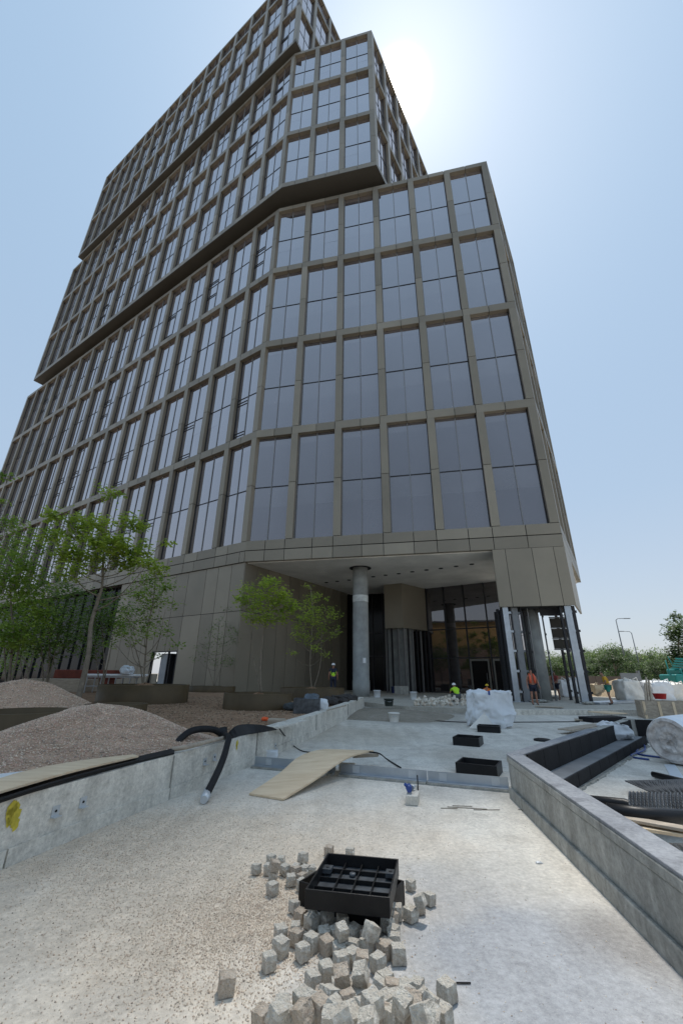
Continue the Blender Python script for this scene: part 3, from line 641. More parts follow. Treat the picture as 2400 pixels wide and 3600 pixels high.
# ------------------------------------------------------------------ steel edging across the slab
ep, eq = at(584, 1762), at(1171, 1817); ed_ = (eq-ep).normalized(); en = Vector((ed_.y, -ed_.x, 0)); eL = (eq-ep).length
for (a, b_, lab) in ((0.0, .36, 'galvanised steel edging angle between left wall and plywood ramp'), (.385, .72, 'middle galvanised steel edging angle right of the plywood ramp'), (.723, .998, 'right-hand galvanised steel edging angle ending at the basin wall')):
    o = empty('steel_edging', ep+ed_*(a+b_)/2*eL, lab, 'edging', 'steel edging angles across the slab')
    b = MB(); b.obox(V(ep+ed_*a*eL, 0.03), ed_*(b_-a)*eL, -en*0.008, (0, 0, 0.13)); b.obox(V(ep+ed_*a*eL, 0.03), ed_*(b_-a)*eL, en*0.10, (0, 0, 0.008)); b.build('angle', galv, o)
    b = MB(); b.obox(V(ep+ed_*a*eL-en*0.02, -.02), ed_*(b_-a)*eL, en*0.15, (0, 0, 0.048)); b.build('mortar_bed', conc2, o)
    for t in (.15, .8):
        b = MB(); c = ep+ed_*(a+(b_-a)*t)*eL; b.obox(V(c+en*.003, 0.045), ed_*0.11, en*0.006, (0, 0, .10)); b.tube([V(c+ed_*.05+en*.005, .1), V(c+ed_*.05+en*.018, .1)], .012, 8)
        b.build('splice_plate', MATS['pale galvanised plate'], o)
# ------------------------------------------------------------------ plywood ramp
def sheet(name, left, right, th, m, label, cat, group=None, sub=4):
    """a thick bent sheet between two edges given as lists of points"""
    def dens(P):
        out = []
        for i in range(len(P)-1):
            p0 = P[max(i-1, 0)]; p1 = P[i]; p2 = P[i+1]; p3 = P[min(i+2, len(P)-1)]
            for k in range(sub):
                t = k/sub; out.append(0.5*((2*p1)+(p2-p0)*t+(2*p0-5*p1+4*p2-p3)*t*t+(3*p1-p0-3*p2+p3)*t**3))
        return out+[P[-1]]
    l = dens(left); r = dens(right); b = MB(); n = len(l); up = Vector((0, 0, th))
    for i in range(n-1):
        b.face([l[i]+up, r[i]+up, r[i+1]+up, l[i+1]+up], 0, True); b.face([l[i], l[i+1], r[i+1], r[i]], 0, True)
        b.face([l[i], l[i]+up, l[i+1]+up, l[i+1]]); b.face([r[i], r[i+1], r[i+1]+up, r[i]+up])
    b.face([l[0], r[0], r[0]+up, l[0]+up]); b.face([l[-1], l[-1]+up, r[-1]+up, r[-1]])
    c = sum(left, Vector())/len(left); c.z = min(p.z for p in left+right)
    return tag(b.build(name, m, loc=tuple(c)), label, cat, group)
Lp = [at(572, 1827, .004), at(640, 1781, .11), at(680, 1746, .22), at(715, 1730, .285), at(748, 1724, .29)]
Rp = [at(650, 1840, .004), at(722, 1795, .10), at(775, 1757, .21), at(812, 1738, .27), at(858, 1727, .25)]
sheet('plywood_ramp', Lp, Rp, .022, ply, 'bent plywood sheet laid as a ramp over the steel edging', 'plywood sheet')
def block(name, c, size, rz, m, label, cat, group=None, bevel=.006, tilt=None):
    b = MB(); b.box((c[0], c[1], c[2]+size[2]/2), size, rz, tilt=tilt); return tag(b.build(name, m, loc=tuple(c), bevel=bevel), label, cat, group)
p = at(733, 1784, 0); block('concrete_block', (p.x, p.y, 0), (.13, .3, .17), -.5, conc, 'concrete block under the front of the plywood ramp', 'concrete block', 'blocks propping the ramp')
p = at(752, 1776, 0); block('concrete_block', (p.x, p.y, 0), (.12, .3, .19), -.6, conc2, 'second, greyer concrete block propping the ramp at the edging', 'concrete block', 'blocks propping the ramp')
p = at(790, 1767, 0); block('concrete_block', (p.x+.05, p.y-.2, 0), (.26, .14, .12), -.2, conc, 'pale concrete block lying in front of the edging by the ramp', 'concrete block', 'blocks propping the ramp')
pa, pb = at(810, 1742, .16), at(868, 1739, .16); b = MB(); b.obox(pa, pb-pa, Vector((.02, .12, 0)), (0, 0, .05)); tag(b.build('timber_batten', timber, loc=tuple(pa)), 'short timber batten sticking out under the ramp', 'timber')
# ------------------------------------------------------------------ hoses and cables
def smooth_path(P, sub=6):
    out = []
    for i in range(len(P)-1):
        p0 = P[max(i-1, 0)]; p1 = P[i]; p2 = P[i+1]; p3 = P[min(i+2, len(P)-1)]
        for k in range(sub):
            t = k/sub; out.append(0.5*((2*p1)+(p2-p0)*t+(2*p0-5*p1+4*p2-p3)*t*t+(3*p1-p0-3*p2+p3)*t**3))
    return out+[P[-1]]
hose = empty('drain_hose', at(470, 1835), 'thick black hose arching over the left wall with its metal end on the slab', 'hose')
b = MB(); P = smooth_path([pd(392, 1724, 6.9), pd(408, 1704, 7.0), pd(434, 1682, 7.2), pd(462, 1675, 7.4), pd(492, 1677, 7.6), pd(513, 1690, 7.7)]); b.tube(P, .05, 12); b.build('hose_arch', rubber, hose)
b = MB(); H0 = on_wall(513, 1694)[0]-on_wall(513, 1694)[2]*.09; H1 = at(475, 1824, .07)
P = [pd(512, 1686, 7.7)]+[H0.lerp(H1, t)+Vector((.05, 0, .03))*math.sin(t*3.14) for t in (0, .2, .4, .6, .8, 1)]
P = smooth_path(P); b.tube(P, .047, 12); b.build('hose_tail', rubber, hose)
b = MB(); b.tube([pd(512, 1672, 7.72), pd(512, 1698, 7.68)], .07, 12); b.build('coupling', plastic, hose)
b = MB(); b.tube([at(477, 1816, .08), at(472, 1830, .055), at(468, 1838, .05)], [.05, .058, .045], 12); b.build('hose_end', MATS['pale galvanised plate'], hose)
cab = MB(); P = [at(640, 1672, .52), at(655, 1692, .25), at(672, 1712, .02), at(700, 1727, .01), at(760, 1728, .01), at(800, 1724, .012), at(850, 1728, .27), at(872, 1732, .2), at(888, 1744, .03), at(920, 1764, .02)]
cab.tube(smooth_path(P), .012, 6); tag(cab.build('power_cable', rubber, loc=tuple(at(672, 1712, 0))), 'thin black cable falling over the left wall to the ramp', 'cable')
cab = MB(); P = [at(818, 1598+20, .03), at(860, 1638, .03), at(905, 1646, .03), at(950, 1643, .03), at(990, 1654, .02), at(1060, 1659, .015), at(1200, 1659, .015), at(1330, 1658, .015)]
cab.tube(smooth_path(P), .014, 6); tag(cab.build('site_cable', rubber, loc=tuple(at(1060, 1659, 0))), 'dark cable running across the slab behind the white bag', 'cable')
cab = MB(); cab.tube(smooth_path([at(958, 1782, .16), at(959, 1800, .03), at(960, 1825, .02)]), .009, 6); tag(cab.build('tool_cord', rubber, loc=tuple(at(960, 1820, 0))), 'short cord from the edging down to the blue tool', 'cable')
# blue tool on a concrete block
p = at(948, 1850, 0); bt = empty('concrete_kerb_block', p, 'pale concrete block carrying the blue power tool', 'concrete block')
b = MB(); b.box((p.x+.02, p.y+.12, .05), (.15, .30, .10), -.25); b.build('block', conc, bt, bevel=.008)
tl = empty('power_tool', (p.x, p.y+.12, .10), 'small blue power tool lying on a concrete block', 'power tool')
b = MB(); b.tube([(p.x-.03, p.y+.06, .15), (p.x-.02, p.y+.16, .15), (p.x+.0, p.y+.26, .15)], [.035, .042, .03], 10); b.build('housing', blue_m, tl)
b = MB(); b.tube([(p.x-.01, p.y+.13, .14), (p.x-.075, p.y+.10, .20)], .02, 8); b.build('handle', blue_m, tl)
b = MB(); b.tube([(p.x+.03, p.y+.22, .135), (p.x+.085, p.y+.3, .135)], [.03, .015], 8); b.build('guard', MATS['pale galvanised plate'], tl)
# ------------------------------------------------------------------ manhole frames
def frame_box(name, corners, z0, h, th, label, group, cover=False, lid=False):
    c = sum(corners, Vector())/4; o = empty(name, (c.x, c.y, z0), label, 'manhole frame', group); b = MB()
    n = 4
    for i in range(4):
        p, q = corners[i], corners[(i+1) % 4]; d = (q-p); L_ = d.length; d = d.normalized(); nn = Vector((-d.y, d.x, 0))
        if nn.dot(c-p) < 0: nn = -nn
        e = 0.001*(i % 2)
        b.obox(V(p+d*(th if i % 2 else 0), z0+e), d*(L_-(2*th if i % 2 else 0)), nn*th, (0, 0, h-e*2))
    b.build('frame_walls', plastic, o, bevel=.003)
    if cover:
        u = (corners[1]-corners[0]); v = (corners[3]-corners[0])
        b = MB(); g0 = corners[0]+u*.03+v*.03; b.obox(V(g0, z0+h*.18), u*.94, v*.94, (0, 0, .012), 0)
        b.build('cover_plate', plastic_w, o)
        b = MB()
        for t in (.27, .5, .73): b.obox(V(corners[0]+u*t+v*.03, z0+h*.18+.012), u*.012, v*.94, (0, 0, h*.26))
        for t in (.28, .52, .76): b.obox(V(corners[0]+v*t+u*.03, z0+h*.18+.0125), v*.012, u*.94, (0, 0, h*.25))
        b.build('cover_ribs', plastic, o)
        for t, s_ in ((.02, .66), (.86, .70)):
            b = MB(); b.obox(V(corners[0]+u*t+v*s_, z0+h*.45), u*.12, v*.13, (0, 0, h*.25)); q = corners[0]+u*(t+.06)+v*(s_+.065)
            b.tube([V(q, z0+h*.7), V(q, z0+h*.7+.004)], .012, 10, 1); b.build('lifting_lug', [plastic_w, joint], o)
        q = corners[0]+u*.42+v*.72; b = MB(); b.lathe((q.x, q.y, z0+h*.18+.012), [(.022, 0), (.022, .02), (.012, .022)], 14); b.build('centre_boss', plastic_w, o)
    return o
def crp(x, y): return ((850+x/2.0907)/KP, (2900+y/2.0907)/KP)
zt = .245
uc = [at(*crp(*q), zt) for q in ((465, 465), (1085, 530), (1150, 245), (630, 200))]
uc = [Vector((q.x, q.y, 0)) for q in uc]
frame_box('manhole_frame', uc, .14, .10, .012, 'black plastic manhole frame with a ribbed cover, lying on top of another frame', 'black manhole frames', True)
l1 = at(*crp(1010, 785)); l2 = at(*crp(1200, 590)); l0 = at(*crp(412, 595)); l3 = l0+(l2-l1)
lc = [Vector((q.x, q.y, 0)) for q in (l0, l1, l2, l3)]
frame_box('manhole_frame', lc, 0.0, .135, .014, 'lower black manhole frame, turned askew beneath the ribbed one', 'black manhole frames')
def rect_frame(x0, y0, x1, y1, dep, h, label, rz=0.0, lidded=False):
    p, q = at(x0, y0), at(x1, y1); d = (q-p).normalized(); n_ = Vector((-d.y, d.x, 0))*dep
    o = frame_box('manhole_frame', [p, q, q+n_, p+n_], 0, h, .03, label, 'black manhole frames')
    if lidded:
        b = MB(); b.obox(V(p+d*.03, h*.7), d*((q-p).length-.06), n_*.96, (0, 0, .02)); b.build('cover_plate', plastic, o)
    else:
        b = MB(); b.obox(V(p-d*.012-n_.normalized()*.012, h*.55), d*((q-p).length+.024), n_+n_.normalized()*.024, (0, 0, .015)); b.build('flange', plastic, o) if False else None
        for t in (.2, .5, .8):
            b = MB(); b.obox(V(p+d*(q-p).length*t+n_*.03, h*.1), d*.02, n_*.94, (0, 0, h*.2)); b.build('cross_bar', plastic, o)
rect_frame(1047, 1778, 1143, 1789, .55, .165, 'open black manhole frame standing just behind the steel edging')
rect_frame(1040, 1712, 1101, 1717, .55, .17, 'open black manhole frame in the middle of the slab, left of the grate')
rect_frame(1096, 1682, 1149, 1685, .45, .17, 'black lidded manhole frame against the foot of the white bag', lidded=True)
p = at(1245, 1702); b = MB(); b.lathe((p.x, p.y, 0), [(.2, 0), (.2, .035), (.17, .045)], 20); tag(b.build('floor_drain', plastic, loc=(p.x, p.y, 0)), 'small dark round drain cover alone on the slab', 'drain')
# ------------------------------------------------------------------ granite setts
def sett_mesh(seed, s_):
    r = np.random.RandomState(seed); bm = bmesh.new(); bmesh.ops.create_cube(bm, size=1)
    bmesh.ops.subdivide_edges(bm, edges=bm.edges[:], cuts=3, use_grid_fill=True)
    sk = r.uniform(-.07, .07, 4)
    for v in bm.verts:
        c = v.co; z_ = c.z; c.x *= 1+sk[0]*z_; c.y *= 1+sk[1]*z_; c.x += sk[2]*c.y*.5; c.z += sk[3]*c.x*.5
        on = sum(abs(abs(t)-.5) < .02 for t in (v.co.x, v.co.y, z_))
        k = .026 if on < 2 else .03
        v.co += Vector(r.uniform(-k, k, 3)); v.co *= (.965 if on >= 2 else 1.0)
    bmesh.ops.scale(bm, vec=(s_[0], s_[1], s_[2]), verts=bm.verts)
    me = bpy.data.meshes.new('granite_sett'); bm.to_mesh(me); bm.free(); return me
SM = []
for i in range(14):
    me = sett_mesh(i, (.078*RN.uniform(.85, 1.12), .078*RN.uniform(.85, 1.12), .074*RN.uniform(.85, 1.12))); me.materials.append(granite2 if i % 5 == 3 else granite); SM.append(me)
setts = [(105,325,.8,0),(215,255,.9,0),(290,265,.9,0),(240,300,.9,1),(195,325,.8,0),(315,330,.95,0),(230,375,1,0),(395,330,.8,0),(395,345,.7,0),(465,340,1,0),(515,335,.8,0),(450,240,1,0),(360,405,1,0),(440,395,.7,0),(225,470,1.15,0),(440,440,1,0),(385,600,1,0),(430,670,1,0),(510,640,1,0),(510,715,1.15,0),(620,690,1.2,0),(740,720,1.2,0),(640,190,.9,0),(795,205,.7,0),
 (1240,440,1,0),(1135,640,1.1,0),(1240,655,1.2,0),(1310,600,1,0),(1310,560,1,1),(1380,545,1,0),(1070,735,1.1,0),(1100,690,.9,0),(1115,800,.9,0),(1120,850,.9,0),
 (285,790,1.1,0),(395,775,1,0),(400,830,1,0),(285,900,1.15,0),(445,935,1.2,0),(510,865,1.1,0),(605,810,.9,0),(625,890,1.15,0),(680,800,.9,0),(735,785,1,1),(820,790,1.1,0),(915,820,1,0),(950,790,1.1,1),(815,900,1,0),(710,920,1.1,0),(920,900,1.1,0),(1050,920,1.15,0),(1150,950,1.25,0),(200,1005,1.25,0),
 (730,1010,1.1,0),(810,970,.9,0),(880,1010,1.1,1),(1000,1020,1.1,0),(620,1080,1.3,0),(520,1150,1.3,0),(735,1120,1.15,1),(875,1110,1.3,1),(720,1210,1.1,0),(1010,1200,1.5,1),(1060,1160,1.1,0),(1110,1230,1.2,1),(850,1220,1.4,0),(1290,1195,1,0),(1505,1220,1.15,0),
 (640,1270,1.4,1),(780,1310,1.2,1),(440,1290,1.3,0),(300,1350,1.3,0),(260,1400,1.2,1),(450,1390,1.6,1),(680,1370,1.2,1),(1200,1270,1.2,1),(1330,1290,1.4,1),(1380,1330,1.3,1),(1250,1330,1.4,1),(1050,1330,1.1,1),(880,1360,1.4,1),(1160,1380,1.3,1),(800,1420,1.3,1),(1010,1410,1.4,1),(650,1440,1.3,1),(1480,1410,1.3,0),(1400,1420,1.3,1),(150,1430,1.2,0),(320,1440,1.1,0),(560,1420,1.2,0),(930,1450,1.2,2),(1100,1440,1.2,1),(1270,1440,1.1,1),(740,1450,1.2,2),(1180,1320,1.2,2),(960,1320,1.2,2),(1330,1400,1.1,2),(580,1350,1.1,1),(500,1310,1.0,1),(1130,1300,1.1,1),(1200,1200,1.0,0),(930,1270,1.2,0),(820,1290,1.1,0),(1060,1260,1.2,0),(1000,1290,1.1,0),(700,1300,1.1,0),(600,1290,1.1,0),(540,1370,1.1,0),(620,1400,1.1,0),(760,1380,1.1,0),(870,1420,1.1,0),(960,1400,1.1,0),(1080,1400,1.1,0),(1180,1440,1.1,0),(1290,1400,1.1,0)]
MG = 'granite setts heaped around the manhole frames'
for i, (x, y, s_, lv) in enumerate(setts):
    me = SM[i % 14]; z_ = .04+lv*.072
    p = at(*crp(x, y), z_); o = bpy.data.objects.new('granite_sett', me); sc.collection.objects.link(o); sc_ = .84+.10*(s_ > 1)
    o.location = (p.x, p.y, z_); tl_ = .08 if lv == 0 else .45
    o.rotation_euler = (RN.uniform(-tl_, tl_), RN.uniform(-tl_, tl_), RN.uniform(-.9, .9)); o.scale = (sc_,)*3
    solo = {(200,1005): 'granite sett lying on its own left of the heap in the gravel', (1505,1220): 'lone granite sett on the bare slab right of the heap', (225,470): 'granite sett at the edge of the gravel, left of the manhole frames', (450,240): 'granite sett standing apart behind the left group of setts'}.get((x, y))
    br_ = (i % 14) % 5 == 3
    rg = ('left group behind the gravel' if y < 560 and x < 600 else 'right-hand fan beside the lower frame' if x > 1030 and y < 1000 else 'row right against the manhole frames' if y < 800 else 'middle of the heap in front of the frames' if y < 1060 else 'big heap at the bottom of the view')
    lb_ = ('brownish' if br_ else 'pale')+' granite sett '+('atop others ' if lv else '')+'in the '+rg
    tag(o, solo or lb_, 'paving stone', None if solo else ('brownish' if br_ else 'pale')+' setts '+('atop ' if lv else '')+'in the '+rg)
p = at(515, 2295); me = SM[3]; o = bpy.data.objects.new('granite_sett', me); sc.collection.objects.link(o); o.location = (p.x, p.y+.03, .04); o.rotation_euler = (0, .05, .3); tag(o, 'brownish granite sett alone on the slab, farthest left near the camera', 'paving stone')
# far heap of setts near the entrance
for i in range(150):
    u = RN.uniform(0, 1); p = at(950+130*u, 1623-RN.uniform(0, 16)*(.4+u), ZP); h_ = abs(RN.normal(0, .10))
    o = bpy.data.objects.new('granite_sett', SM[i % 14]); sc.collection.objects.link(o); o.location = (p.x, p.y, ZP+.05+h_); o.scale = (1.5,)*3
    o.rotation_euler = (RN.uniform(0, 3), RN.uniform(0, 3), RN.uniform(0, 3)); tag(o, 'rough granite sett in the long heap near the entrance', 'paving stone', 'granite setts heaped near the entrance')
# ------------------------------------------------------------------ loose gravel (nobody could count it)
def stones(name, pts, smin, smax, m, flat=.7):
    n = len(pts); base = np.array([[1, 0, 0], [-1, 0, 0], [0, 1, 0], [0, -1, 0], [0, 0, 1], [0, 0, -1]], float)
    fc = np.array([[0, 2, 4], [2, 1, 4], [1, 3, 4], [3, 0, 4], [2, 0, 5], [1, 2, 5], [3, 1, 5], [0, 3, 5]])
    pts = np.asarray(pts); s_ = RN.uniform(smin, smax, (n, 1, 1))*RN.uniform(.6, 1.2, (n, 1, 3)); V_ = base[None]*s_+RN.uniform(-.25, .25, (n, 6, 3))*s_
    a = RN.uniform(0, 6.28, n); ca, sa = np.cos(a), np.sin(a); X = V_[..., 0]*ca[:, None]-V_[..., 1]*sa[:, None]; Y = V_[..., 0]*sa[:, None]+V_[..., 1]*ca[:, None]
    V_ = np.stack([X, Y, V_[..., 2]*flat], -1)+pts[:, None, :]; F = fc[None]+np.arange(n)[:, None, None]*6
    me = bpy.data.meshes.new(name); me.from_pydata(V_.reshape(-1, 3).tolist(), [], F.reshape(-1, 3).tolist()); 
    for q in (m if isinstance(m, list) else [m]): me.materials.append(q)
    if isinstance(m, list): me.polygons.foreach_set('material_index', np.repeat(RN.randint(0, len(m), n), 8))
    o = bpy.data.objects.new(name, me); sc.collection.objects.link(o); return o
st_a = mat('pale chip', (0.76, 0.64, 0.50), .9, 0, .2, 9); st_b = mat('brown chip', (0.58, 0.45, 0.34), .9, 0, .2, 9); st_c = mat('dark chip', (0.34, 0.275, 0.22), .9, 0, .2, 9); st_d = mat('pink chip', (0.62, 0.41, 0.33), .9, 0, .2, 9)
P = []
for cx_, cy_, sx, sy, n in ((-.5, 3.6, .25, .3, 5000), (-.55, 3.3, .35, .35, 3600), (-.35, 3.1, .35, .3, 2400), (-.95, 3.3, .35, .4, 3600), (-1.3, 4.6, .8, .9, 11000), (-2.0, 4.7, .4, .6, 6500), (-.2, 2.85, .3, .2, 500), (-1.5, 3.2, .6, .6, 1200)):
    q = RN.normal(0, 1, (n, 2))*(sx, sy)+(cx_, cy_); P.append(np.c_[q, np.full(n, .003)])
P = np.concatenate(P); P = P[(P[:, 0] > -2.72+(P[:, 1]-4.18)*.28)]
tag(stones('gravel_scatter', P, .0015, .0055, [st_a, st_b, st_a, st_b, st_c, st_b]), 'fine brown and grey stone chips strewn over the left of the slab', 'gravel', kind='stuff')
P = np.c_[RN.uniform(-2, 2.2, 2500), RN.uniform(2.4, 9, 2500), np.full(2500, .002)]
tag(stones('grit_scatter', P, .001, .005, [st_a, st_b, st_c]), 'sparse dark grit scattered over the bare slab', 'grit', kind='stuff')
# ------------------------------------------------------------------ gravel heaps
def heap(name, c, rx, ry, h, m, label, cat, group=None, n=64, seed=0, stone=None, ns=0, smax=.02, z0=TZ, pw=1.04):
    r = np.random.RandomState(seed); b = MB(); R0 = 26; ph = r.uniform(0, 6.28, 5); am = r.uniform(.02, .07, 5)
    def hh(t, a):
        e = 1+sum(am[k]*math.sin((k+1)*a+ph[k]) for k in range(5)); rr = t*e
        z = h*max(0.0, 1-t**pw)*(1-0.12*math.exp(-(t*5)**2)) ; z = z+.022*h*math.sin(7*a+t*9+ph[0])*t*(1-t)*4*.6+.035*h*math.sin(3*a+t*6+ph[1])*t*(1-t)*3
        return rr*rx*math.cos(a), rr*ry*math.sin(a), z
    for i in range(R0+1):
        for k in range(n):
            x, y, z = hh(i/R0, 2*math.pi*k/n); b.v.append((c[0]+x, c[1]+y, z0-.02*(i == R0)+z+r.uniform(-.006, .006)))
    for i in range(R0):
        for k in range(n):
            d = (k+1) % n; b.f.append((i*n+k, (i+1)*n+k, (i+1)*n+d, i*n+d)); b.m.append(0); b.sm.append(True)
    o = tag(b.build(name, m, loc=(c[0], c[1], z0)), label, cat, group)
    if ns:
        P = []
        for q in range(ns):
            a = r.uniform(0, 6.28); t = math.sqrt(r.uniform(0, 1.1)); 
            x, y, z = hh(min(t, 1), a); k = max(t, 1) if t > 1 else 1; P.append((x*k, y*k, z+.004))
        s_ = stones('loose_stones', P, .005, smax, stone); s_.parent = o
    return o
st_e = mat('rosy chip', (.60, .42, .31), .9, 0, .2, 9); GR = [st_b, st_b, st_c, st_d, st_e, st_a]
pc1 = pd(232, 1622, 7.35); heap('gravel_heap', (pc1.x-.05, 7.35), 1.85, 2.2, pc1.z-TZ+.12, gravel_m, 'large heap of grey-pink gravel just behind the left wall', 'gravel heap', 'gravel heaps on the terrace', seed=1, stone=GR, ns=42000, smax=.014)
pc2 = pd(75, 1556, 12.4); heap('gravel_heap', (pc2.x-.2, 12.4), 2.3, 2.6, pc2.z-TZ+.08, gravel_m, 'second gravel heap farther back at the left edge, behind an empty planter', 'gravel heap', 'gravel heaps on the terrace', seed=3, stone=GR, ns=18000, smax=.022)
# soil clods on the terrace
P = np.c_[RN.uniform(-9, .5, 16000), RN.uniform(6.5, 22, 16000), np.full(16000, TZ+.004)]; P = P[P[:, 0] < -2.0+(P[:, 1]-8.4)*.21]
tag(stones('soil_clods', P, .006, .026, [mat('soil clod', (0.28, 0.20, 0.135), .95, 0, .3, 3), mat('dark soil clod', (0.13, 0.09, 0.06), .95, 0, .3, 3), mat('dry soil clod', (.40, .30, .21), .95, 0, .2, 3)]), 'loose brown soil crumbs covering the terrace', 'soil', kind='stuff')
# ------------------------------------------------------------------ planters
def planter(c, rx, ry, h, label, soil=True, z0=TZ, group='round bronze planters'):
    o = empty('round_planter', (c[0], c[1], z0), label, 'planter', group); b = MB()
    b.lathe((c[0], c[1], z0-.03), [(1.0*rx, 0), (1.0*rx, h), (rx*.94, h+.005), (rx*.93, h-.18), (rx*.93, 0)], 56, sy=ry/rx, close=False); b.build('planter_ring', plant_m, o)
    if soil:
        b = MB(); n = 40; R0 = 8
        for i in range(R0+1):
            for k in range(n):
                t = i/R0; a = 2*math.pi*k/n; b.v.append((c[0]+.92*rx*t*math.cos(a), c[1]+.92*ry*t*math.sin(a), z0+h-.17+.3*h*max(0, 1-t*2.2)+RN.uniform(-.03, .03)))
        for i in range(R0):
            for k in range(n): d = (k+1) % n; b.f.append((i*n+k, (i+1)*n+k, (i+1)*n+d, i*n+d)); b.m.append(0); b.sm.append(False)
        b.build('soil', soil_m, o)
    return o
PL = {}
def pxr(cx_, yb, wpx, Yk, hpx, label, soil=True, asp=1.0):
    """planter whose front foot is seen at (cx_, yb)"""
    f_ = at(cx_, yb, TZ); k = f_.y*1.07/936; r = wpx/2*k; c = (f_.x*(1+r/f_.y*.9), f_.y+r*asp*.92); planter(c, r*1.02, r*asp, hpx*k*1.0, label, soil); return c
PL['a'] = pxr(590, 1633, 138, 0, 31, 'round bronze planter with a leafy young tree, nearest the left wall')
PL['b'] = pxr(332, 1619, 180, 0, 36, 'widest round bronze planter, in front of the service door', asp=.8)
PL['c'] = pxr(716, 1611, 132, 0, 24, 'round bronze planter behind the black crates, holding a tall thin tree')
PL['d'] = pxr(492, 1591, 92, 0, 12, 'small distant bronze planter against the cladding wall', asp=.5)
PL['e'] = pxr(40, 1700, 190, 0, 46, 'empty dark planter ring between the two gravel heaps at the left edge', False)
PL['f'] = pxr(262, 1650, 115, 0, 24, 'planter ring partly hidden behind the front gravel heap', False)
# ------------------------------------------------------------------ trees
def leaves(b, c, r, n, size, seed, flat=.6, droop=.5):
    rr = np.random.RandomState(seed); ks = max(3, int(n/14))
    sub = rr.normal(0, .5, (ks, 3)); sub = sub/np.maximum(1, np.linalg.norm(sub, axis=1, keepdims=True)/.95)*r
    sub[:, 2] *= flat
    for i in range(n):
        k = sub[i % ks]; q = k+rr.normal(0, r*.17+size*.45, 3)*(1, 1, .6); P = Vector((c[0]+q[0], c[1]+q[1], c[2]+q[2]))
        a = rr.uniform(0, 6.28); el = rr.uniform(-.9, .35)*droop-.15; L_ = size*rr.uniform(.6, 1.2); W_ = L_*.32
        d = Vector((math.cos(a)*math.cos(el), math.sin(a)*math.cos(el), math.sin(el))); sd_ = Vector((-math.sin(a), math.cos(a), rr.uniform(-.5, .5))).normalized()*W_
        m1 = P+d*L_*.5; up = Vector((0, 0, W_*.35)); b.face([P, m1+sd_-up, P+d*L_, m1+up*.2]); b.face([P, m1+up*.2, P+d*L_, m1-sd_-up])
def tree(label, base, trunkpts, r0, clumps, lm, size, seed, cat='tree', group=None, dep=.9, name='young_tree', r1=.02, twig=True, stems=None):
    o = empty(name, base, label, cat, group); b = MB(); rr = np.random.RandomState(seed)
    tp = smooth_path(trunkpts, 5); n = len(tp); b.tube(tp, [r0+(r1-r0)*i/(n-1) for i in range(n)], 8)
    for st in (stems or []): sp = smooth_path(st, 4); b.tube(sp, [r0*.6*(1-i/(len(sp)))+.006 for i in range(len(sp))], 6)
    lb = MB()
    for ci, (x, y, rp, nl) in enumerate(clumps):
        Y = base[1]+rr.uniform(-dep, dep); c = pd(x, y, Y); k = Y*1.03/936; r = rp*k
        # limb from the trunk, leaving below the clump
        j = min(range(n), key=lambda q: abs(tp[q].z-(c.z-.55*(c-tp[q]).xy.length-.12))); s_ = tp[j]; mid = (s_+c)/2+Vector((rr.uniform(-.1, .1), rr.uniform(-.1, .1), -.12*(c-s_).length))
        lp = smooth_path([s_, mid, c], 4); rb = max(.007, (r0+(r1-r0)*j/n)*.42); b.tube(lp, [rb*(1-i/(len(lp)))+.005 for i in range(len(lp))], 5)
        if twig:
            for q in range(max(3, nl//40)):
                e = c+Vector(rr.normal(0, .45, 3))*r*Vector((1, 1, .6)).length*.6; b.tube([c+(s_-c)*.12, (c+e)/2+Vector((0, 0, -.03)), e], [.006, .005, .003], 4)
        leaves(lb, c, r*1.3, int(nl*(2.6 if seed >= 25 and seed < 40 else 1.7)), size*1.05, seed*100+ci)
    b.build('trunk', bark_m, o); lb.build('crown', lm, o); return o
def soilz(k): return TZ+.3
bp = pd(600, 1592, PL['a'][1]); 
tree('young tree with bright yellow-green crown in the planter nearest the wall', (bp.x, bp.y, .75), [bp, pd(598, 1530, bp.y), pd(603, 1470, bp.y), pd(612, 1420, bp.y), pd(620, 1370, bp.y), pd(612, 1345, bp.y)], .028,
     [(618,1345,26,150),(585,1352,24,120),(640,1385,26,150),(570,1385,24,130),(605,1385,26,150),(655,1365,16,80),(555,1368,14,50),(625,1420,24,120),(590,1412,24,120),(665,1395,20,100),(545,1372,10,24),(605,1332,12,40)], leafY, .13, 21, group='young trees in the planters', dep=.6,
     stems=[[bp, pd(585, 1530, bp.y+.1), pd(575, 1450, bp.y), pd(580, 1390, bp.y)]])
bp = pd(717, 1592, PL['c'][1])
tree('tall thin young tree with layered green sprays in front of the entrance', (bp.x, bp.y, .75), [bp, pd(712, 1530, bp.y), pd(716, 1450, bp.y), pd(718, 1400, bp.y), pd(712, 1345, bp.y)], .026,
     [(712,1346,9,22),(730,1375,16,70),(705,1385,20,80),(720,1408,22,110),(750,1400,14,60),(700,1420,18,80),(765,1412,12,40),(735,1430,20,90),(690,1440,18,70),(775,1448,12,36),(745,1455,16,60),(700,1470,16,60),(680,1462,12,40),(725,1490,14,40),(672,1500,10,20),(745,1500,10,20)], leafY, .125, 22, group='young trees in the planters', dep=.6,
     stems=[[bp, pd(735, 1530, bp.y), pd(738, 1470, bp.y), pd(740, 1430, bp.y)]])
bp = pd(328, 1588, PL['b'][1])
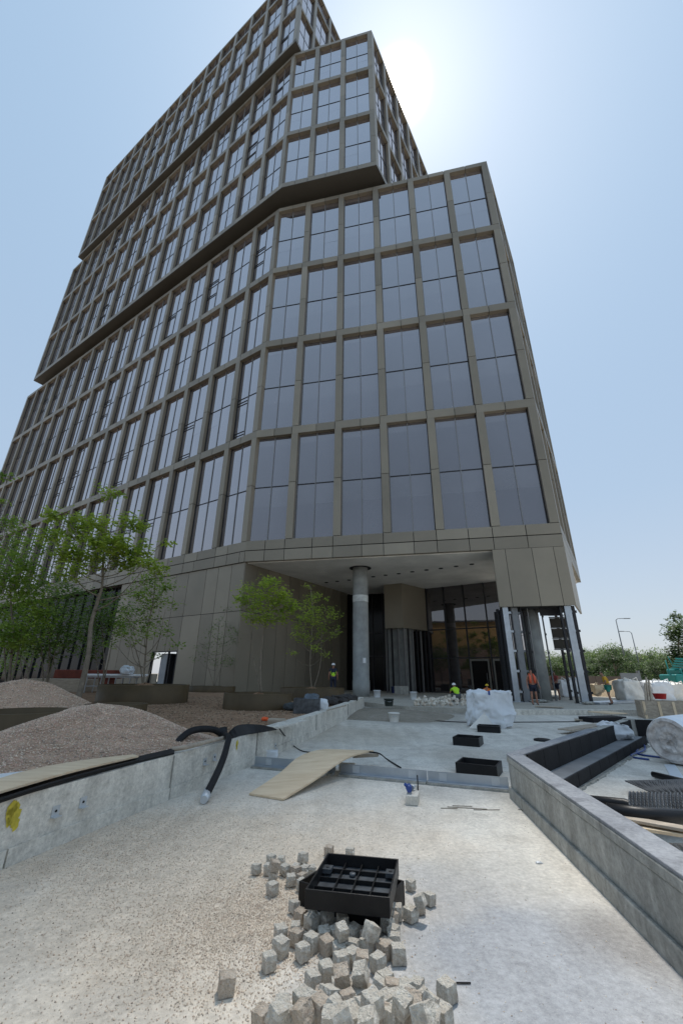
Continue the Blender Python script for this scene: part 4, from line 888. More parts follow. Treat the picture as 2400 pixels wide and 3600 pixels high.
tree('slender multi-stemmed young tree in the widest planter by the service door', (bp.x, bp.y, .75), [bp, pd(333, 1520, bp.y), pd(340, 1440, bp.y), pd(352, 1380, bp.y), pd(358, 1320, bp.y)], .04,
     [(358,1322,28,120),(330,1335,24,90),(385,1345,20,70),(345,1365,30,130),(315,1370,22,80),(372,1385,24,100),(325,1400,26,110),(290,1415,22,70),(350,1425,26,100),(305,1440,24,80),(280,1455,18,40),(335,1455,22,60),(375,1455,18,40),(398,1480,14,26),(300,1480,16,30),(265,1480,14,20),(360,1500,16,28)], leafG, .14, 23, group='young trees in the planters', dep=.9,
     stems=[[bp, pd(322, 1530, bp.y), pd(305, 1470, bp.y), pd(295, 1420, bp.y)], [bp, pd(345, 1540, bp.y), pd(365, 1470, bp.y), pd(380, 1400, bp.y)]])
bp = pd(492, 1578, PL['d'][1])
tree('small sparse dark-leaved tree in the distant planter against the cladding', (bp.x, bp.y, .6), [bp, pd(494, 1530, bp.y), pd(500, 1470, bp.y), pd(503, 1430, bp.y)], .03,
     [(500,1428,16,30),(480,1450,20,46),(520,1455,20,46),(500,1475,26,60),(465,1480,16,34),(540,1480,14,30),(480,1505,20,46),(520,1510,18,40),(455,1512,10,16),(500,1530,14,24),(520,1400,10,12),(545,1450,10,14)], leafD, .12, 24, group='young trees in the planters', dep=.5,
     stems=[[bp, pd(480, 1540, bp.y), pd(468, 1500, bp.y)], [bp, pd(505, 1540, bp.y), pd(525, 1490, bp.y)]])
Yb = 14.6; bp = pd(181, 1594, Yb); bp.z = TZ
tree('tall young tree with leaning pale trunk and spreading yellow-green crown at left', (bp.x, bp.y, TZ), [bp, pd(195, 1545, Yb), pd(205, 1490, Yb), pd(210, 1430, Yb), pd(228, 1370, Yb), pd(235, 1340, Yb), pd(240, 1250, Yb), pd(258, 1140, Yb)], .10,
     [(255,1132,22,60),(150,1190,26,90),(120,1180,16,40),(200,1205,26,90),(235,1200,24,80),(170,1235,30,130),(225,1240,28,120),(265,1250,26,110),(300,1200,26,80),(320,1205,16,40),(285,1265,28,120),(325,1258,20,70),(140,1265,26,100),(185,1280,30,120),(240,1290,26,90),(300,1290,24,80),(345,1290,18,50),(370,1310,14,36),(120,1230,20,60),(375,1245,8,14),(160,1310,24,80)], leafY, .17, 25, group='trees at the left edge', dep=1.3)
for i, (x, y0, Y, cl, lm_, lab) in enumerate([
    (25, 1575, 16.5, [(20,1260,34,150),(60,1290,36,160),(10,1330,40,220),(70,1350,40,220),(30,1400,44,260),(90,1400,30,140),(50,1450,40,200),(5,1470,36,160),(10,1195,22,50),(45,1215,24,60),(15,1090,14,26),(5,1150,12,20),(90,1250,22,60)], leafG, 'bushy green tree filling the left edge of the view'),
    (110, 1570, 19.5, [(110,1340,34,150),(150,1370,36,190),(100,1400,40,230),(160,1420,34,170),(120,1450,38,200),(70,1470,34,150),(160,1470,30,130),(110,1500,30,90)], leafD, 'dark bushy tree behind the leaning trunk at left'),
    (235, 1580, 22.0, [(230,1380,26,90),(260,1400,26,110),(215,1420,30,140),(250,1440,30,130),(225,1470,28,110),(275,1430,20,60),(260,1365,18,50),(190,1450,26,110),(205,1500,24,70)], leafD, 'dark olive-leaved tree in front of the shopfront glass'),
    (60, 1575, 24.0, [(40,1480,36,120),(80,1500,36,120),(20,1520,30,90),(60,1440,34,120),(90,1440,26,90)], leafG, 'low green tree behind the far gravel heap')]):
    q = pd(x, y0, Y); q.z = TZ; top = cl[0]
    tree(lab, (q.x, q.y, TZ), [q, pd(x+4, (y0+top[1])/2+60, Y), pd(x+2, (y0+top[1])/2, Y), pd(top[0], top[1]+20, Y)], .05, cl, lm_, .17, 30+i, group='trees at the left edge', dep=1.3, twig=True,
         stems=[[q, pd(x-14, y0-70, Y), pd(x-20, y0-130, Y)], [q, pd(x+16, y0-70, Y), pd(x+26, y0-130, Y)]])
# far trees along the horizon: four models, copied
def far_model(seed, lm_, leaf=.38):
    r = np.random.RandomState(seed); o = empty('roadside_tree', (0, 0, 0)); b = MB(); lb = MB(); H = 8.0
    b.tube([(0, 0, -.5), (.1, 0, 2), (0, .1, 4.5), (.1, 0, 6.5)], [.2, .16, .1, .04], 6)
    for k in range(11):
        a = r.uniform(0, 6.28); t = r.uniform(.15, 1); c = (math.cos(a)*t*2.3, math.sin(a)*t*2.3, r.uniform(1.6, 7.2)*(1-.12*t)+.3); b.tube([(0, 0, max(1, c[2]-2)), c], [.07, .02], 4); leaves(lb, c, r.uniform(1.0, 1.7), 190, leaf, seed*50+k, .75, 1.0)
    b.build('trunk', bark_m, o); lb.build('crown', lm_, o); return o
FM = [far_model(1, leafF), far_model(2, leafF2), far_model(3, leafF), far_model(4, leafF2)]
FK = {'0': 'light green', '1': 'dark green', '2': 'light green', '3': 'dark green'}
def copy_tree(o):
    c = o.copy(); sc.collection.objects.link(c)
    for ch in o.children: d = ch.copy(); sc.collection.objects.link(d); d.parent = c
    return c
spots = []
for i in range(120):
    x = 1215+i*3.4+RN.uniform(-3, 3); Y = RN.uniform(75, 135); top = 1482+RN.uniform(-6, 22)
    if 1375 < x < 1445: top -= 14
    if i % 2: top += 16; Y -= 18
    spots.append((x, Y, top))
for i, (x, Y, top) in enumerate(spots):
    k = i % 4; o = FM[k] if i < 4 else copy_tree(FM[k]); g0 = pd(x, top, Y); s_ = max(.35, g0.z/8.2); o.location = (g0.x, Y, -.05); o.scale = (s_*1.1, s_*1.1, s_); o.rotation_euler = (0, 0, RN.uniform(0, 6))
    tag(o, FK[str(k)]+' roadside tree in the belt of trees on the far right horizon', 'tree', FK[str(k)]+' trees in the belt on the horizon')
q = pd(1562, 1545, 46); q.z = 0
tree('taller tree with loose crown at the right edge of the view', (q.x, q.y, 0), [q, pd(1560, 1520, 46), pd(1558, 1470, 46), pd(1562, 1430, 46)], .16, [(1560,1422,16,170),(1545,1440,13,130),(1570,1450,18,220),(1545,1462,14,150),(1535,1452,9,60),(1565,1480,18,200),(1548,1492,12,110),(1540,1515,12,110),(1565,1512,16,180)], leafF2, .34, 77, dep=1.0, name='leafy_tree')
# ------------------------------------------------------------------ street lamps
for i, (xt, yt, xb, Y, lab) in enumerate(((1413, 1421, 1436, 62, 'taller, nearer street lamp standing over the trees at right'), (1449, 1451, 1477, 72, 'second street lamp, right of the taller one, over the trees'))):
    t = pd(xt, yt, Y); bs_ = Vector((t.x, Y, 0)); o = empty('street_lamp', bs_, lab, 'street lamp', 'street lamps by the far trees'); b = MB()
    b.tube([bs_, Vector((t.x, Y, t.z*.6)), Vector((t.x, Y, t.z-.2))], [.11, .08, .06], 8); b.build('pole', stm, o)
    b = MB(); s_ = 1 if i == 0 else -1; b.tube([Vector((t.x, Y, t.z-.25)), Vector((t.x+s_*.3, Y, t.z)), Vector((t.x+s_*1.3, Y, t.z+.03))], .045, 6); b.build('arm', stm, o)
    b = MB(); b.box((t.x+s_*1.7, Y, t.z+.03), (.9, .3, .1)); b.build('lamp_head', stm, o, bevel=.03)
# ------------------------------------------------------------------ sheets and rolls lying along the left wall
def wp(x, y, z): return at(x, y, z)
sheet('plywood_strip', [wp(-60, 1812, .56), wp(60, 1775, .57), wp(180, 1752, .58), wp(305, 1737, .56)], [wp(-60, 1842, .55), wp(60, 1806, .56), wp(180, 1772, .57), wp(318, 1740, .55)], .018, ply, 'long pale plywood strip lying on the left wall in front of the gravel', 'plywood sheet')
sheet('dimple_membrane', [wp(-60, 1845, .515), wp(60, 1808, .515), wp(200, 1768, .515), wp(320, 1741, .53), wp(400, 1722, .53)], [wp(-60, 1866, .505), wp(60, 1826, .505), wp(200, 1784, .505), wp(320, 1752, .505), wp(400, 1733, .505)], .02, plastic, 'black dimpled drainage membrane folded along the top of the left wall', 'membrane')
b = MB()
for q in range(150):
    t = q/150; p = wp(-50+t*370, 1857-t*108-6*math.sin(t*3.1), .53); b.lathe((p.x, p.y, p.z), [(.016, 0), (.010, .02)], 6)
dm = b.build('membrane_studs', plastic); dmo = [o for o in sc.objects if o.name == 'dimple_membrane'][0]; dm.parent = dmo; dm.matrix_parent_inverse = dmo.matrix_world.inverted() if False else Matrix.Translation(-dmo.location)
sheet('white_board', [wp(-60, 1790, .50), wp(92, 1772, .50)], [wp(-60, 1803, .5), wp(80, 1782, .5)], .02, white_m, 'white rigid board lying under the near end of the plywood strip', 'board')
sheet('black_membrane', [wp(520, 1690, .52), wp(545, 1668, .66), wp(590, 1666, .62), wp(625, 1672, .54)], [wp(522, 1700, .505), wp(555, 1690, .51), wp(600, 1683, .51), wp(635, 1677, .51)], .012, plastic, 'black membrane flap curling over the left wall beside the hose', 'membrane')
p = wp(404, 1735, .5); b = MB()
b.tube(smooth_path([wp(395, 1722, .54), wp(430, 1716, .56), wp(470, 1706, .55), wp(512, 1696, .54)]), .03, 8); tag(b.build('timber_strip', timber, loc=tuple(wp(450, 1712, .5))), 'narrow timber strip on the wall under the arching hose', 'timber')
b = MB(); pa, pb = wp(640, 1674, .51), wp(710, 1657, .51); b.obox(pa, pb-pa, Vector((-.18, .03, 0)), (0, 0, .03)); tag(b.build('concrete_plank', conc, loc=tuple(pa)), 'thin pale concrete plank on top of the left wall', 'plank')
# black crates, sacks and rags on the far end of the terrace
p = at(703, 1640, TZ); o = empty('black_crate', (p.x, p.y, TZ), 'open black plastic crate on the soil next to the wall', 'crate'); b = MB(); w_, d_, h_ = .75, .5, .40
for (ox, oy, sx, sy) in ((0, -d_/2, w_, .03), (0, d_/2, w_, .03), (-w_/2, 0, .03, d_-.031), (w_/2, 0, .03, d_-.031)): b.box((p.x+ox, p.y+.25+oy, TZ+h_/2), (sx, sy, h_))
b.box((p.x, p.y+.25, TZ+.02), (w_-.04, d_-.04, .03)); b.build('crate_walls', plastic_w, o, bevel=.006)
def crumple(name, c, size, m, label, cat, group=None, seed=0, rz=0.0, k=.14, rnd=.72, cuts=10, open_top=False, lean=(0, 0), fr=1.0, parent_only=False):
    """a sack: a rounded box with folds and creases"""
    r = np.random.RandomState(seed); bm = bmesh.new(); bmesh.ops.create_cube(bm, size=1); bmesh.ops.subdivide_edges(bm, edges=bm.edges[:], cuts=cuts, use_grid_fill=True)
    from mathutils import noise
    off = Vector(r.uniform(-50, 50, 3)); Mz = Matrix.Rotation(rz, 3, 'Z')
    for v in bm.verts:
        q = v.co*2; s_ = q.copy(); l = max(1e-6, q.length); s_ = q*(1-rnd)+q.normalized()*rnd*max(abs(q.x), abs(q.y), abs(q.z))*1.18
        f = noise.noise_vector(s_*1.1*fr+off)*k+noise.noise_vector(s_*2.6*fr+off)*k*.55+noise.noise_vector(s_*6*fr+off)*k*.3+Vector((1, 1, .5))*(abs(noise.noise(s_*3.3*fr+off))-.2)*k*.5
        s_ = (s_+f)*.5; s_.z = max(s_.z, -.5)
        s_.x += lean[0]*(s_.z+.5); s_.y += lean[1]*(s_.z+.5)
        v.co = Mz @ Vector((s_.x*size[0], s_.y*size[1], (s_.z+.5)*size[2]))
    if open_top:
        top = [f for f in bm.faces if f.normal.z > .6 and f.calc_center_median().z > size[2]*.82]; bmesh.ops.delete(bm, geom=top, context='FACES')
    me = bpy.data.meshes.new(name); bm.to_mesh(me); bm.free(); me.materials.append(m)
    for f in me.polygons: f.use_smooth = True
    o = bpy.data.objects.new(name, me); sc.collection.objects.link(o); o.location = c
    if open_top: sm_ = o.modifiers.new('Solid', 'SOLIDIFY'); sm_.thickness = .01
    return o if parent_only else tag(o, label, cat, group)
p = at(735, 1636, TZ); crumple('cement_sack', (p.x, p.y+.2, TZ), (.45, .4, .36), bag_m, 'white sack slumped right of the black crate', 'sack', seed=2)
p = at(716, 1640, TZ); crumple('plastic_tarp', (p.x-.05, p.y+.45, TZ+.12), (.42, .3, .38), mat('grey blue tarp', (.10, .13, .16), .4, 0, .3, 4), 'bunched grey-blue tarp behind the black crate', 'tarp', seed=5, k=.3)
p = at(672, 1636, TZ); crumple('rag_pile', (p.x, p.y+.6, TZ), (.6, .5, .22), mat('dark rag', (.06, .07, .075), .8, 0, .3, 5), 'low dark pile of rags left of the black crate', 'rags', seed=6, k=.3)
for i, (x, y, s_, lab) in enumerate(((775, 1622, .5, 'dark rubble sack nearest the white sack'), (798, 1618, .55, 'dark rubble sack in the middle of the row by the wall end'), (820, 1614, .5, 'dark brown rubble sack at the far end of the wall'))):
    p = at(x, y, TZ); crumple('rubble_sack', (p.x-.3, p.y+.3, TZ), (s_*1.2, s_, s_*.55), mat('dark sack', (.045, .04, .038), .8, 0, .4, 4) if i == 0 else MATS['dark sack'], lab, 'sack', 'dark sacks at the end of the left wall', seed=20+i, k=.3)
b = MB(); b.obox(at(750, 1634, .52), at(795, 1622, .56)-at(750, 1634, .52), Vector((0, .12, 0)), (0, 0, .03)); tag(b.build('timber_plank', timber, loc=tuple(at(750, 1634, .5))), 'pale timber plank leaning among the dark sacks', 'timber')
crumple('orange_rag', tuple(at(608, 1656, TZ)), (.16, .1, .08), mat('orange fabric', (.8, .12, .03), .7), 'small orange rag on the soil by the wall', 'rag', seed=4)
crumple('grey_stone', tuple(at(635, 1664, TZ)), (.4, .2, .12), timber, 'flat brown stone slab on the soil edge', 'stone', seed=44, rnd=.3, k=.1)
p = at(278, 1718, 0)
# material rack by the shopfront, stacked boards and a low table
q = pd(245, 1582, 24.5); o = empty('pipe_rack', (q.x, q.y, TZ), 'steel rack carrying long white pipes in front of the dark shopfront', 'rack'); b = MB()
for dx in (-1.2, -.4, .4, 1.2):
    for dy in (0, .8): b.box((q.x+dx, q.y+dy, TZ+.4), (.05, .05, .8))
b.box((q.x, q.y, TZ+.82), (2.7, .05, .05)); b.box((q.x, q.y+.8, TZ+.82), (2.7, .05, .05)); b.box((q.x, q.y+.4, TZ+.35), (2.6, .8, .04)); b.build('frame', galv, o)
o2 = empty('white_pipe_stack', (q.x, q.y+.3, TZ+.85), 'stack of long white plastic pipes on the steel rack', 'pipes')
for k in range(5): b = MB(); b.tube([(q.x-1.5+.1*k, q.y+.1+k*.14, TZ+.92), (q.x+1.5+.1*k, q.y+.1+k*.14, TZ+.92)], .065, 10); b.build('pipe', white_m, o2)
crumple('plastic_bundle', (q.x+.9, q.y+.1, TZ+.98), (.6, .5, .45), film_m, 'crumpled bundle of white film on the pipes', 'film', seed=8, k=.35)
q = pd(150, 1556, 26); b = MB(); b.box((q.x, q.y, TZ+.35), (3.4, 1.2, .7)); o = tag(b.build('board_stack', timber, loc=(q.x, q.y, TZ), bevel=.02), 'stack of brown boards behind the far gravel heap', 'boards')
b = MB(); b.box((q.x+.2, q.y+2, TZ+.95), (3.8, 1.0, .5)); b.box((q.x+.2, q.y+2, TZ+.35), (3.2, .8, .7)); tag(b.build('rust_red_skip', mat('rust red steel', (.16, .035, .02), .7, .2, .3, 3), loc=(q.x, q.y+2, TZ), bevel=.03), 'rust-red steel container in front of the shopfront', 'skip')
# ------------------------------------------------------------------ buckets and sacks at the entrance
def bucket(x, y, z, r, h, m, lab, grp=None, handle=True):
    p = at(x, y, z); o = empty('bucket', (p.x, p.y, z), lab, 'bucket', grp); b = MB()
    b.lathe((p.x, p.y, z), [(r*.8, 0), (r, h), (r*1.06, h), (r*1.06, h-.03), (r*.97, h-.035)], 20, close=False); b.lathe((p.x, p.y, z), [(.0, .03), (r*.82, .03)], 20, close=False); b.lathe((p.x, p.y, z), [(r*.8, 0.0), (0.01, 0.0)], 20, close=False); b.build('pail', m, o)
    if handle: b = MB(); b.tube([(p.x-r, p.y, z+h*.9), (p.x-r*.8, p.y-r*.5, z+h*.7), (p.x, p.y-r*1.1, z+h*.6), (p.x+r*.8, p.y-r*.5, z+h*.7), (p.x+r, p.y, z+h*.9)], .008, 5); b.build('handle', MATS['pale galvanised plate'], o)
dkg = mat('dark green rubber', (.03, .04, .035), .6)
bucket(905, 1658, 0.0, .19, .28, bagd_m, 'dirty white bucket on the slab by the dirt mound', 'site buckets')
bucket(893, 1622, ZP, .22, .30, dkg, 'dark rubber bucket on the paving, left of the heap of setts', 'site buckets')
bucket(950, 1607, ZP, .2, .4, white_m, 'clean white bucket near the entrance glass', 'site buckets')
bucket(866, 1602, ZP, .22, .4, bag_m, 'white bucket standing beside the round column', 'site buckets')
bucket(905, 1592, ZP, .25, .45, mat('deep blue plastic', (.01, .025, .12), .4), 'blue bucket in the shade of the entrance', 'site buckets')
q = at(925, 1596, ZP); block('cardboard_box', (q.x, q.y+.6, ZP), (1.0, .5, .55), -.2, conc2, 'grey box against the framing under the clad bulkhead', 'box')
# dirt mound on the slab
heap('dirt_patch', (1.95, 18.4), 2.6, 3.1, .13, ground_mat('grey mortar dirt', (.33, .29, .235), (.27, .24, .19), (.40, .36, .31), 1, 5, .6, 20), 'low spread mound of grey-brown mortar sand on the slab at the wall end', 'sand', seed=9, z0=0.0, pw=2.0)
# ------------------------------------------------------------------ far step, planks and black slabs on the slab
b = MB(); a_, c_ = at(1290, 1643), at(1385, 1645)
kerb = empty('granite_kerb', (9.5, 18.9, 0), 'pale stone kerb forming the step between slab and entrance plateau', 'kerb')
kp = [(5.5, 19.05), (7.55, 18.68), (10.4, 18.9), (13.4, 19.2), (18, 19.5), (26, 19.9)]
for (x0, y0), (x1, y1) in zip(kp[:-1], kp[1:]):
    d = Vector((x1-x0, y1-y0, 0)); L_ = d.length; d.normalize(); nn = Vector((d.y, -d.x, 0)); m_ = max(1, int(L_/1.0))
    for k in range(m_):
        b = MB(); b.obox(V(Vector((x0, y0, 0))+d*(L_*k/m_+.006), -.02), d*(L_/m_-.012), -nn*.18, (0, 0, .235)); b.build('kerb_stone', conc, kerb, bevel=.01)
def plank(x0, y0, x1, y1, z, wd_, th, m, lab, nm='timber_plank', cat='plank', grp=None):
    p, q = at(x0, y0, z), at(x1, y1, z); d = q-p; n_ = Vector((-d.y, d.x, 0)).normalized()*wd_; b = MB(); b.obox(p, d, n_, (0, 0, th)); return tag(b.build(nm, m, loc=tuple(p), bevel=.004), lab, cat, grp)
plank(1312, 1680, 1392, 1667, .10, .38, .03, timber, 'weathered plywood offcut overhanging the basin side wall')
plank(1320, 1655, 1362, 1657, .03, .5, .03, timber, 'thin timber board on the slab left of the black slab')
plank(1363, 1661, 1440, 1658, 0.0, .6, .16, bitumen, 'black slab lying flat on the concrete behind the basin', 'black_slab', 'slab')
plank(1350, 1636, 1400, 1641, .18, .9, .03, ply, 'pale board leaning on the stone kerb near the man in yellow')
plank(1228, 1624, 1290, 1627, .22, .5, .03, timber, 'board lying on the kerb at the feet of the man in the orange vest')
plank(1378, 1619, 1480, 1614, .21, .9, .10, galv, 'long grey metal sheet on the paving in front of the white bag', 'metal_sheet', 'sheet')
crumple('white_cloth', tuple(at(1430, 1699, .2)), (.55, .30, .32), bag_m, 'crumpled white cloth dropped on the basin ledge', 'cloth', seed=12, k=.45, lean=(-.4, 0))
# ------------------------------------------------------------------ big white bag on the slab
p = at(1139, 1676); ctr = Vector((p.x, p.y+.55, 0)); kx = ctr.y*1.06/936
bagm = crumple('bulk_bag', (ctr.x, ctr.y, 0), (76*kx, .8, pd(1130, 1588, ctr.y).z*.98), bag_m, 'big crumpled white bulk bag standing open on the slab', 'bulk bag', seed=31, k=.21, rnd=.10, cuts=22, lean=(.10, .05), rz=.12, fr=1.1)
b = MB(); q0 = at(1082, 1676, .02); pts = [q0, at(1120, 1690-14, .03), pd(1112, 1640, ctr.y-.6), pd(1092, 1650, ctr.y-.6)]
fl = MB(); fl.face([at(1076, 1673, .02), at(1140, 1677, .015), pd(1112, 1637, ctr.y-.62)], 0); fl.face([at(1076, 1673, .03), pd(1112, 1637, ctr.y-.60), at(1140, 1677, .03)], 0)
f_ = fl.build('bag_flap', bagd_m); f_.parent = bagm; f_.matrix_parent_inverse = Matrix.Translation(-bagm.location)
b = MB(); q = pd(1122, 1592, ctr.y-.45); b.box((q.x, q.y-.03, q.z), (.06, .02, .12)); f_ = b.build('bag_strap', blue_m); f_.parent = bagm; f_.matrix_parent_inverse = Matrix.Translation(-bagm.location)
# ------------------------------------------------------------------ bulk bags and site clutter on the right
def fibc(x, yb, wpx, hpx, lab, seed, z=ZP, m=bag_m, grp='white bulk bags at the far right', filler=None, dy=0.0):
    wpx *= .84; hpx *= .88
    p = at(x, yb, z); k = p.y*1.05/936; o = crumple('bulk_bag', (p.x, p.y+wpx*k*.45+dy, z), (wpx*k, wpx*k*.9, hpx*k), m, lab, 'bulk bag', grp, seed=seed, k=.15, rnd=.35, cuts=14)
    for s_ in (-1, 1):
        b = MB(); w_ = wpx*k; h_ = hpx*k
        b.tube([(s_*w_*.38, -w_*.36, h_*.95), (s_*w_*.3, -w_*.42, h_*1.12), (s_*w_*.12, -w_*.42, h_*1.05), (s_*w_*.05, -w_*.40, h_*.9)], .03, 5); q = b.build('lifting_loop', m); q.parent = o
    return o
fibc(1306, 1602, 27, 37, 'white bulk bag seen between the steel legs of the pier, left one', 41)
fibc(1327, 1602, 24, 39, 'white bulk bag seen between the steel legs, right against the grey leg', 42)
fibc(1461, 1613, 48, 46, 'dusty white bulk bag standing right of the sand heap', 43, m=bagd_m)
fibc(1531, 1612, 54, 42, 'large white bulk bag behind the timber crate, near the right edge', 44)
fibc(1566, 1612, 40, 38, 'white bulk bag cut by the right edge of the view', 45, m=bagd_m)
fibc(1500, 1588, 26, 22, 'small white bulk bag behind the others, above the stakes', 46)
fibc(1540, 1580, 24, 18, 'farthest white bulk bag under the teal machine', 47)
fibc(1382, 1600, 26, 26, 'slumped yellowish sandbag beside the man in yellow', 48, m=mat('sandy sack', (.48, .40, .28), .8, 0, .2, 3), grp=None)
q = at(1425, 1600, ZP); heap('sand_heap', (q.x, q.y), 1.9, 1.6, 1.35, sand_m, 'heap of yellow sand between the man in yellow and the bulk bags', 'sand heap', seed=13, z0=ZP)
q = at(1290, 1585, ZP); heap('sand_heap', (q.x+2.6, q.y+6), 3.2, 2.4, 1.2, sand_m, 'low sand heap farther back between the steel legs', 'sand heap', seed=14, z0=ZP)
# timber crate on the slab at the right edge
p, q = at(1479, 1651), at(1575, 1655); o = empty('timber_crate', p, 'big brown timber crate at the right edge behind the basin', 'crate'); d = (q-p).normalized(); L_ = (q-p).length*1.4; n_ = Vector((-d.y, d.x, 0)); Hc = .62
for k in range(4):
    b = MB(); b.obox(V(p, .02+k*.152), d*L_, n_*.04, (0, 0, .146)); b.obox(V(p+n_*.05, .02+k*.152), n_*1.0, d*.04, (0, 0, .146)); b.obox(V(p+n_*1.1, .02+k*.152), d*L_, n_*.04, (0, 0, .146)); b.build('side_board', timber, o)
for t in (.03, .3, .55, .8): b = MB(); b.obox(V(p+d*L_*t-n_*.03, 0), d*.08, n_*.028, (0, 0, Hc)); b.build('batten', ply, o)
for i, (x0, y0, x1, y1) in enumerate(((1484, 1642, 1481, 1570), (1493, 1645, 1483, 1556), (1500, 1640, 1489, 1562), (1478, 1636, 1490, 1575), (1508, 1640, 1484, 1575))):
    Yc = p.y-.1+.05*i; b = MB(); b.tube([pd(x0, y0, Yc), pd(x1, y1, Yc+.3)], .035, 4, sm=False)
    tag(b.build('timber_stake', timber, loc=tuple(pd(x0, y0, Yc))), ['straightest timber stake, leftmost of the bundle', 'tallest pale timber stake in the bundle', 'timber stake in the middle of the bundle', 'crossing timber stake at the left of the bundle', 'timber stake leaning farthest left at the crate corner'][i]+' leaning on the timber crate', 'stake', 'timber stakes by the crate')
q = pd(1518, 1611, 19.5); b = MB(); b.lathe((q.x, q.y, .62), [(.16, 0), (.2, .22), (.22, .22), (.18, .2), (.15, .03)], 16, sx=1.4); tag(b.build('red_tub', red_m, loc=(q.x, q.y, .62)), 'red plastic tub on the timber crate', 'tub')
# fence and teal machine beyond
o = empty('site_fence', tuple(at(1395, 1560, -.05)), 'brown solid hoarding behind the man in yellow', 'fence')
brn = mat('brown hoarding', (.13, .095, .075), .8, 0, .2, 1)
for k in range(9):
    x0 = 1225+k*24; x1 = x0+23; a0, a1 = pd(x0, 1566, 44), pd(x1, 1566, 44); b = MB(); b.obox(V(a0, 0), V(a1, 0)-V(a0, 0), (0, .08, 0), (0, 0, 1.55)); b.build('panel', brn, o)
a0, a1 = pd(1428, 1566, 36), pd(1470, 1566, 36); b = MB(); b.obox(V(a0, ZP), V(a1, ZP)-V(a0, ZP), (0, .1, 0), (0, 0, 1.6)); b.obox(V(a1, ZP), (.15, 0, 0), (0, .3, 0), (0, 0, 1.8)); tag(b.build('metal_gate_panel', stm, loc=(a0.x, a0.y, ZP)), 'plain grey metal panel standing at the end of the brown hoarding', 'panel')
o = empty('truck_crane', tuple(V(pd(1552, 1562, 38), 0)), 'teal truck with a folded rack behind the bulk bags', 'truck'); q = V(pd(1552, 1562, 38), 0)
b = MB(); b.box((q.x+.6, 38, 1.35), (2.6, 2.0, .8)); b.box((q.x+.9, 38, 1.95), (1.9, 1.7, .5)); b.build('cab', teal_m, o, bevel=.12)
b = MB(); b.box((q.x+.9, 37.1, 1.98), (1.6, .06, .32)); b.build('windscreen', gdark, o)
for k in range(5): b = MB(); b.box((q.x+.3+.1*k, 37.6, 2.2+.2*k), (1.5-.1*k, .1, .13), 0, 0, (0, .06)); b.build('rack_slat', teal_m, o)
b = MB(); b.tube([(q.x-.5, 37.7, .3), (q.x-.7, 37.7, 2.9)], .05, 6); b.tube([(q.x+.1, 37.7, 1.6), (q.x-.4, 37.7, 3.2)], .04, 6); b.build('mast', teal_m, o)
for s_ in (-.5, 1.4): b = MB(); b.tube([(q.x+s_, 36.95, .45), (q.x+s_, 37.25, .45)], .45, 16); b.build('wheel', rubber, o)
# small debris near the pier
rr = np.random.RandomState(5)
for i, (x, y, w_, lab) in enumerate(((1240, 1614, .5, 'low pile of tools on the paving by the pier'), (1275, 1606, .4, 'bundle of grey offcuts under the pier'), (1350, 1619, .3, 'small stone rubble at the foot of the right steel leg'))):
    q = at(x, y, ZP); crumple('rubble', (q.x, q.y, ZP), (w_*1.6, w_, .14), conc2, lab, 'rubble', seed=60+i, k=.4)
# ------------------------------------------------------------------ things inside the basin
rollo = empty('fleece_roll', tuple(V(pd(1530, 1755, 8.8), 0)), 'big roll of grey fleece wrapped in white film, lying in the basin', 'roll')
cR_ = pd(1540, 1714, 8.6); rr_ = .40; cR_.z = rr_+.01; ax = Vector((.80, .50, 0)).normalized(); n_ = 40; b = MB(); e = MB(); from mathutils import noise as _nz
tq = Vector((-ax.y, ax.x, 0)); rings = []
for j in range(14):
    c = cR_+ax*(j/13*1.9); ring = []
    for a in range(n_):
        an = 2*math.pi*a/n_; rad = rr_*(1+.035*_nz.noise(Vector((math.cos(an)*2, math.sin(an)*2, j*.35)))+.012*_nz.noise(Vector((an*6, j*1.1, 3)))); 
        if j == 0: rad *= .93
        ring.append(c+tq*math.cos(an)*rad+Vector((0, 0, math.sin(an)*rad)))
    rings.append(ring)
for j in range(13):
    for a in range(n_): c = (a+1) % n_; b.face([rings[j][a], rings[j][c], rings[j+1][c], rings[j+1][a]], 0, True)
b.build('film_wrap', film_m, rollo)
fe = mat('grey fleece end', (.30, .27, .25), .8, 0, .3, 7, .6, 12, col2=(.70, .67, .64))
prev = rings[0]
for q in range(1, 9):
    t = 1-q/8; cur = [cR_-ax*(.03*math.sin(q*1.7)+.02*_nz.noise(Vector((math.cos(2*math.pi*a/n_)*3, math.sin(2*math.pi*a/n_)*3, q*.9)))*2)+(rings[0][a]-cR_)*t for a in range(n_)]
    for a in range(n_): c = (a+1) % n_; e.face([prev[c], prev[a], cur[a], cur[c]], 0, True)
    prev = cur
e.build('fleece_end', fe, rollo)
def pipe(pts, r, lab, m=plastic, nm='black_pipe'):
    b = MB(); b.tube(pts, r, 14); return tag(b.build(nm, m, loc=tuple(pts[0])), lab, 'pipe', 'black pipes in the basin')
pipe([at(1499, 1779, .05), at(1600, 1803, .05)], .042, 'short thin black pipe lying on the basin floor near the roll')
pipe([at(1340, 1838, .20), at(1435, 1847, .19), at(1510, 1872, .18), at(1600, 1885, .17)], .052, 'black pipe nearest the roll in the bundle, sloping away under the corrugated sheet')
pipe([at(1395, 1862, .30), at(1478, 1872, .30), at(1610, 1880, .30)], .062, 'thick jointed black pipe crossing the front corner of the basin')
pipe([at(1440, 1878, .22), at(1520, 1890, .22), at(1620, 1898, .22)], .05, 'third black pipe, just above the timber boards')
plank(1420, 1885, 1600, 1918, .26, .12, .025, timber, 'long pale timber board under the black pipes', grp='boards in the basin corner')
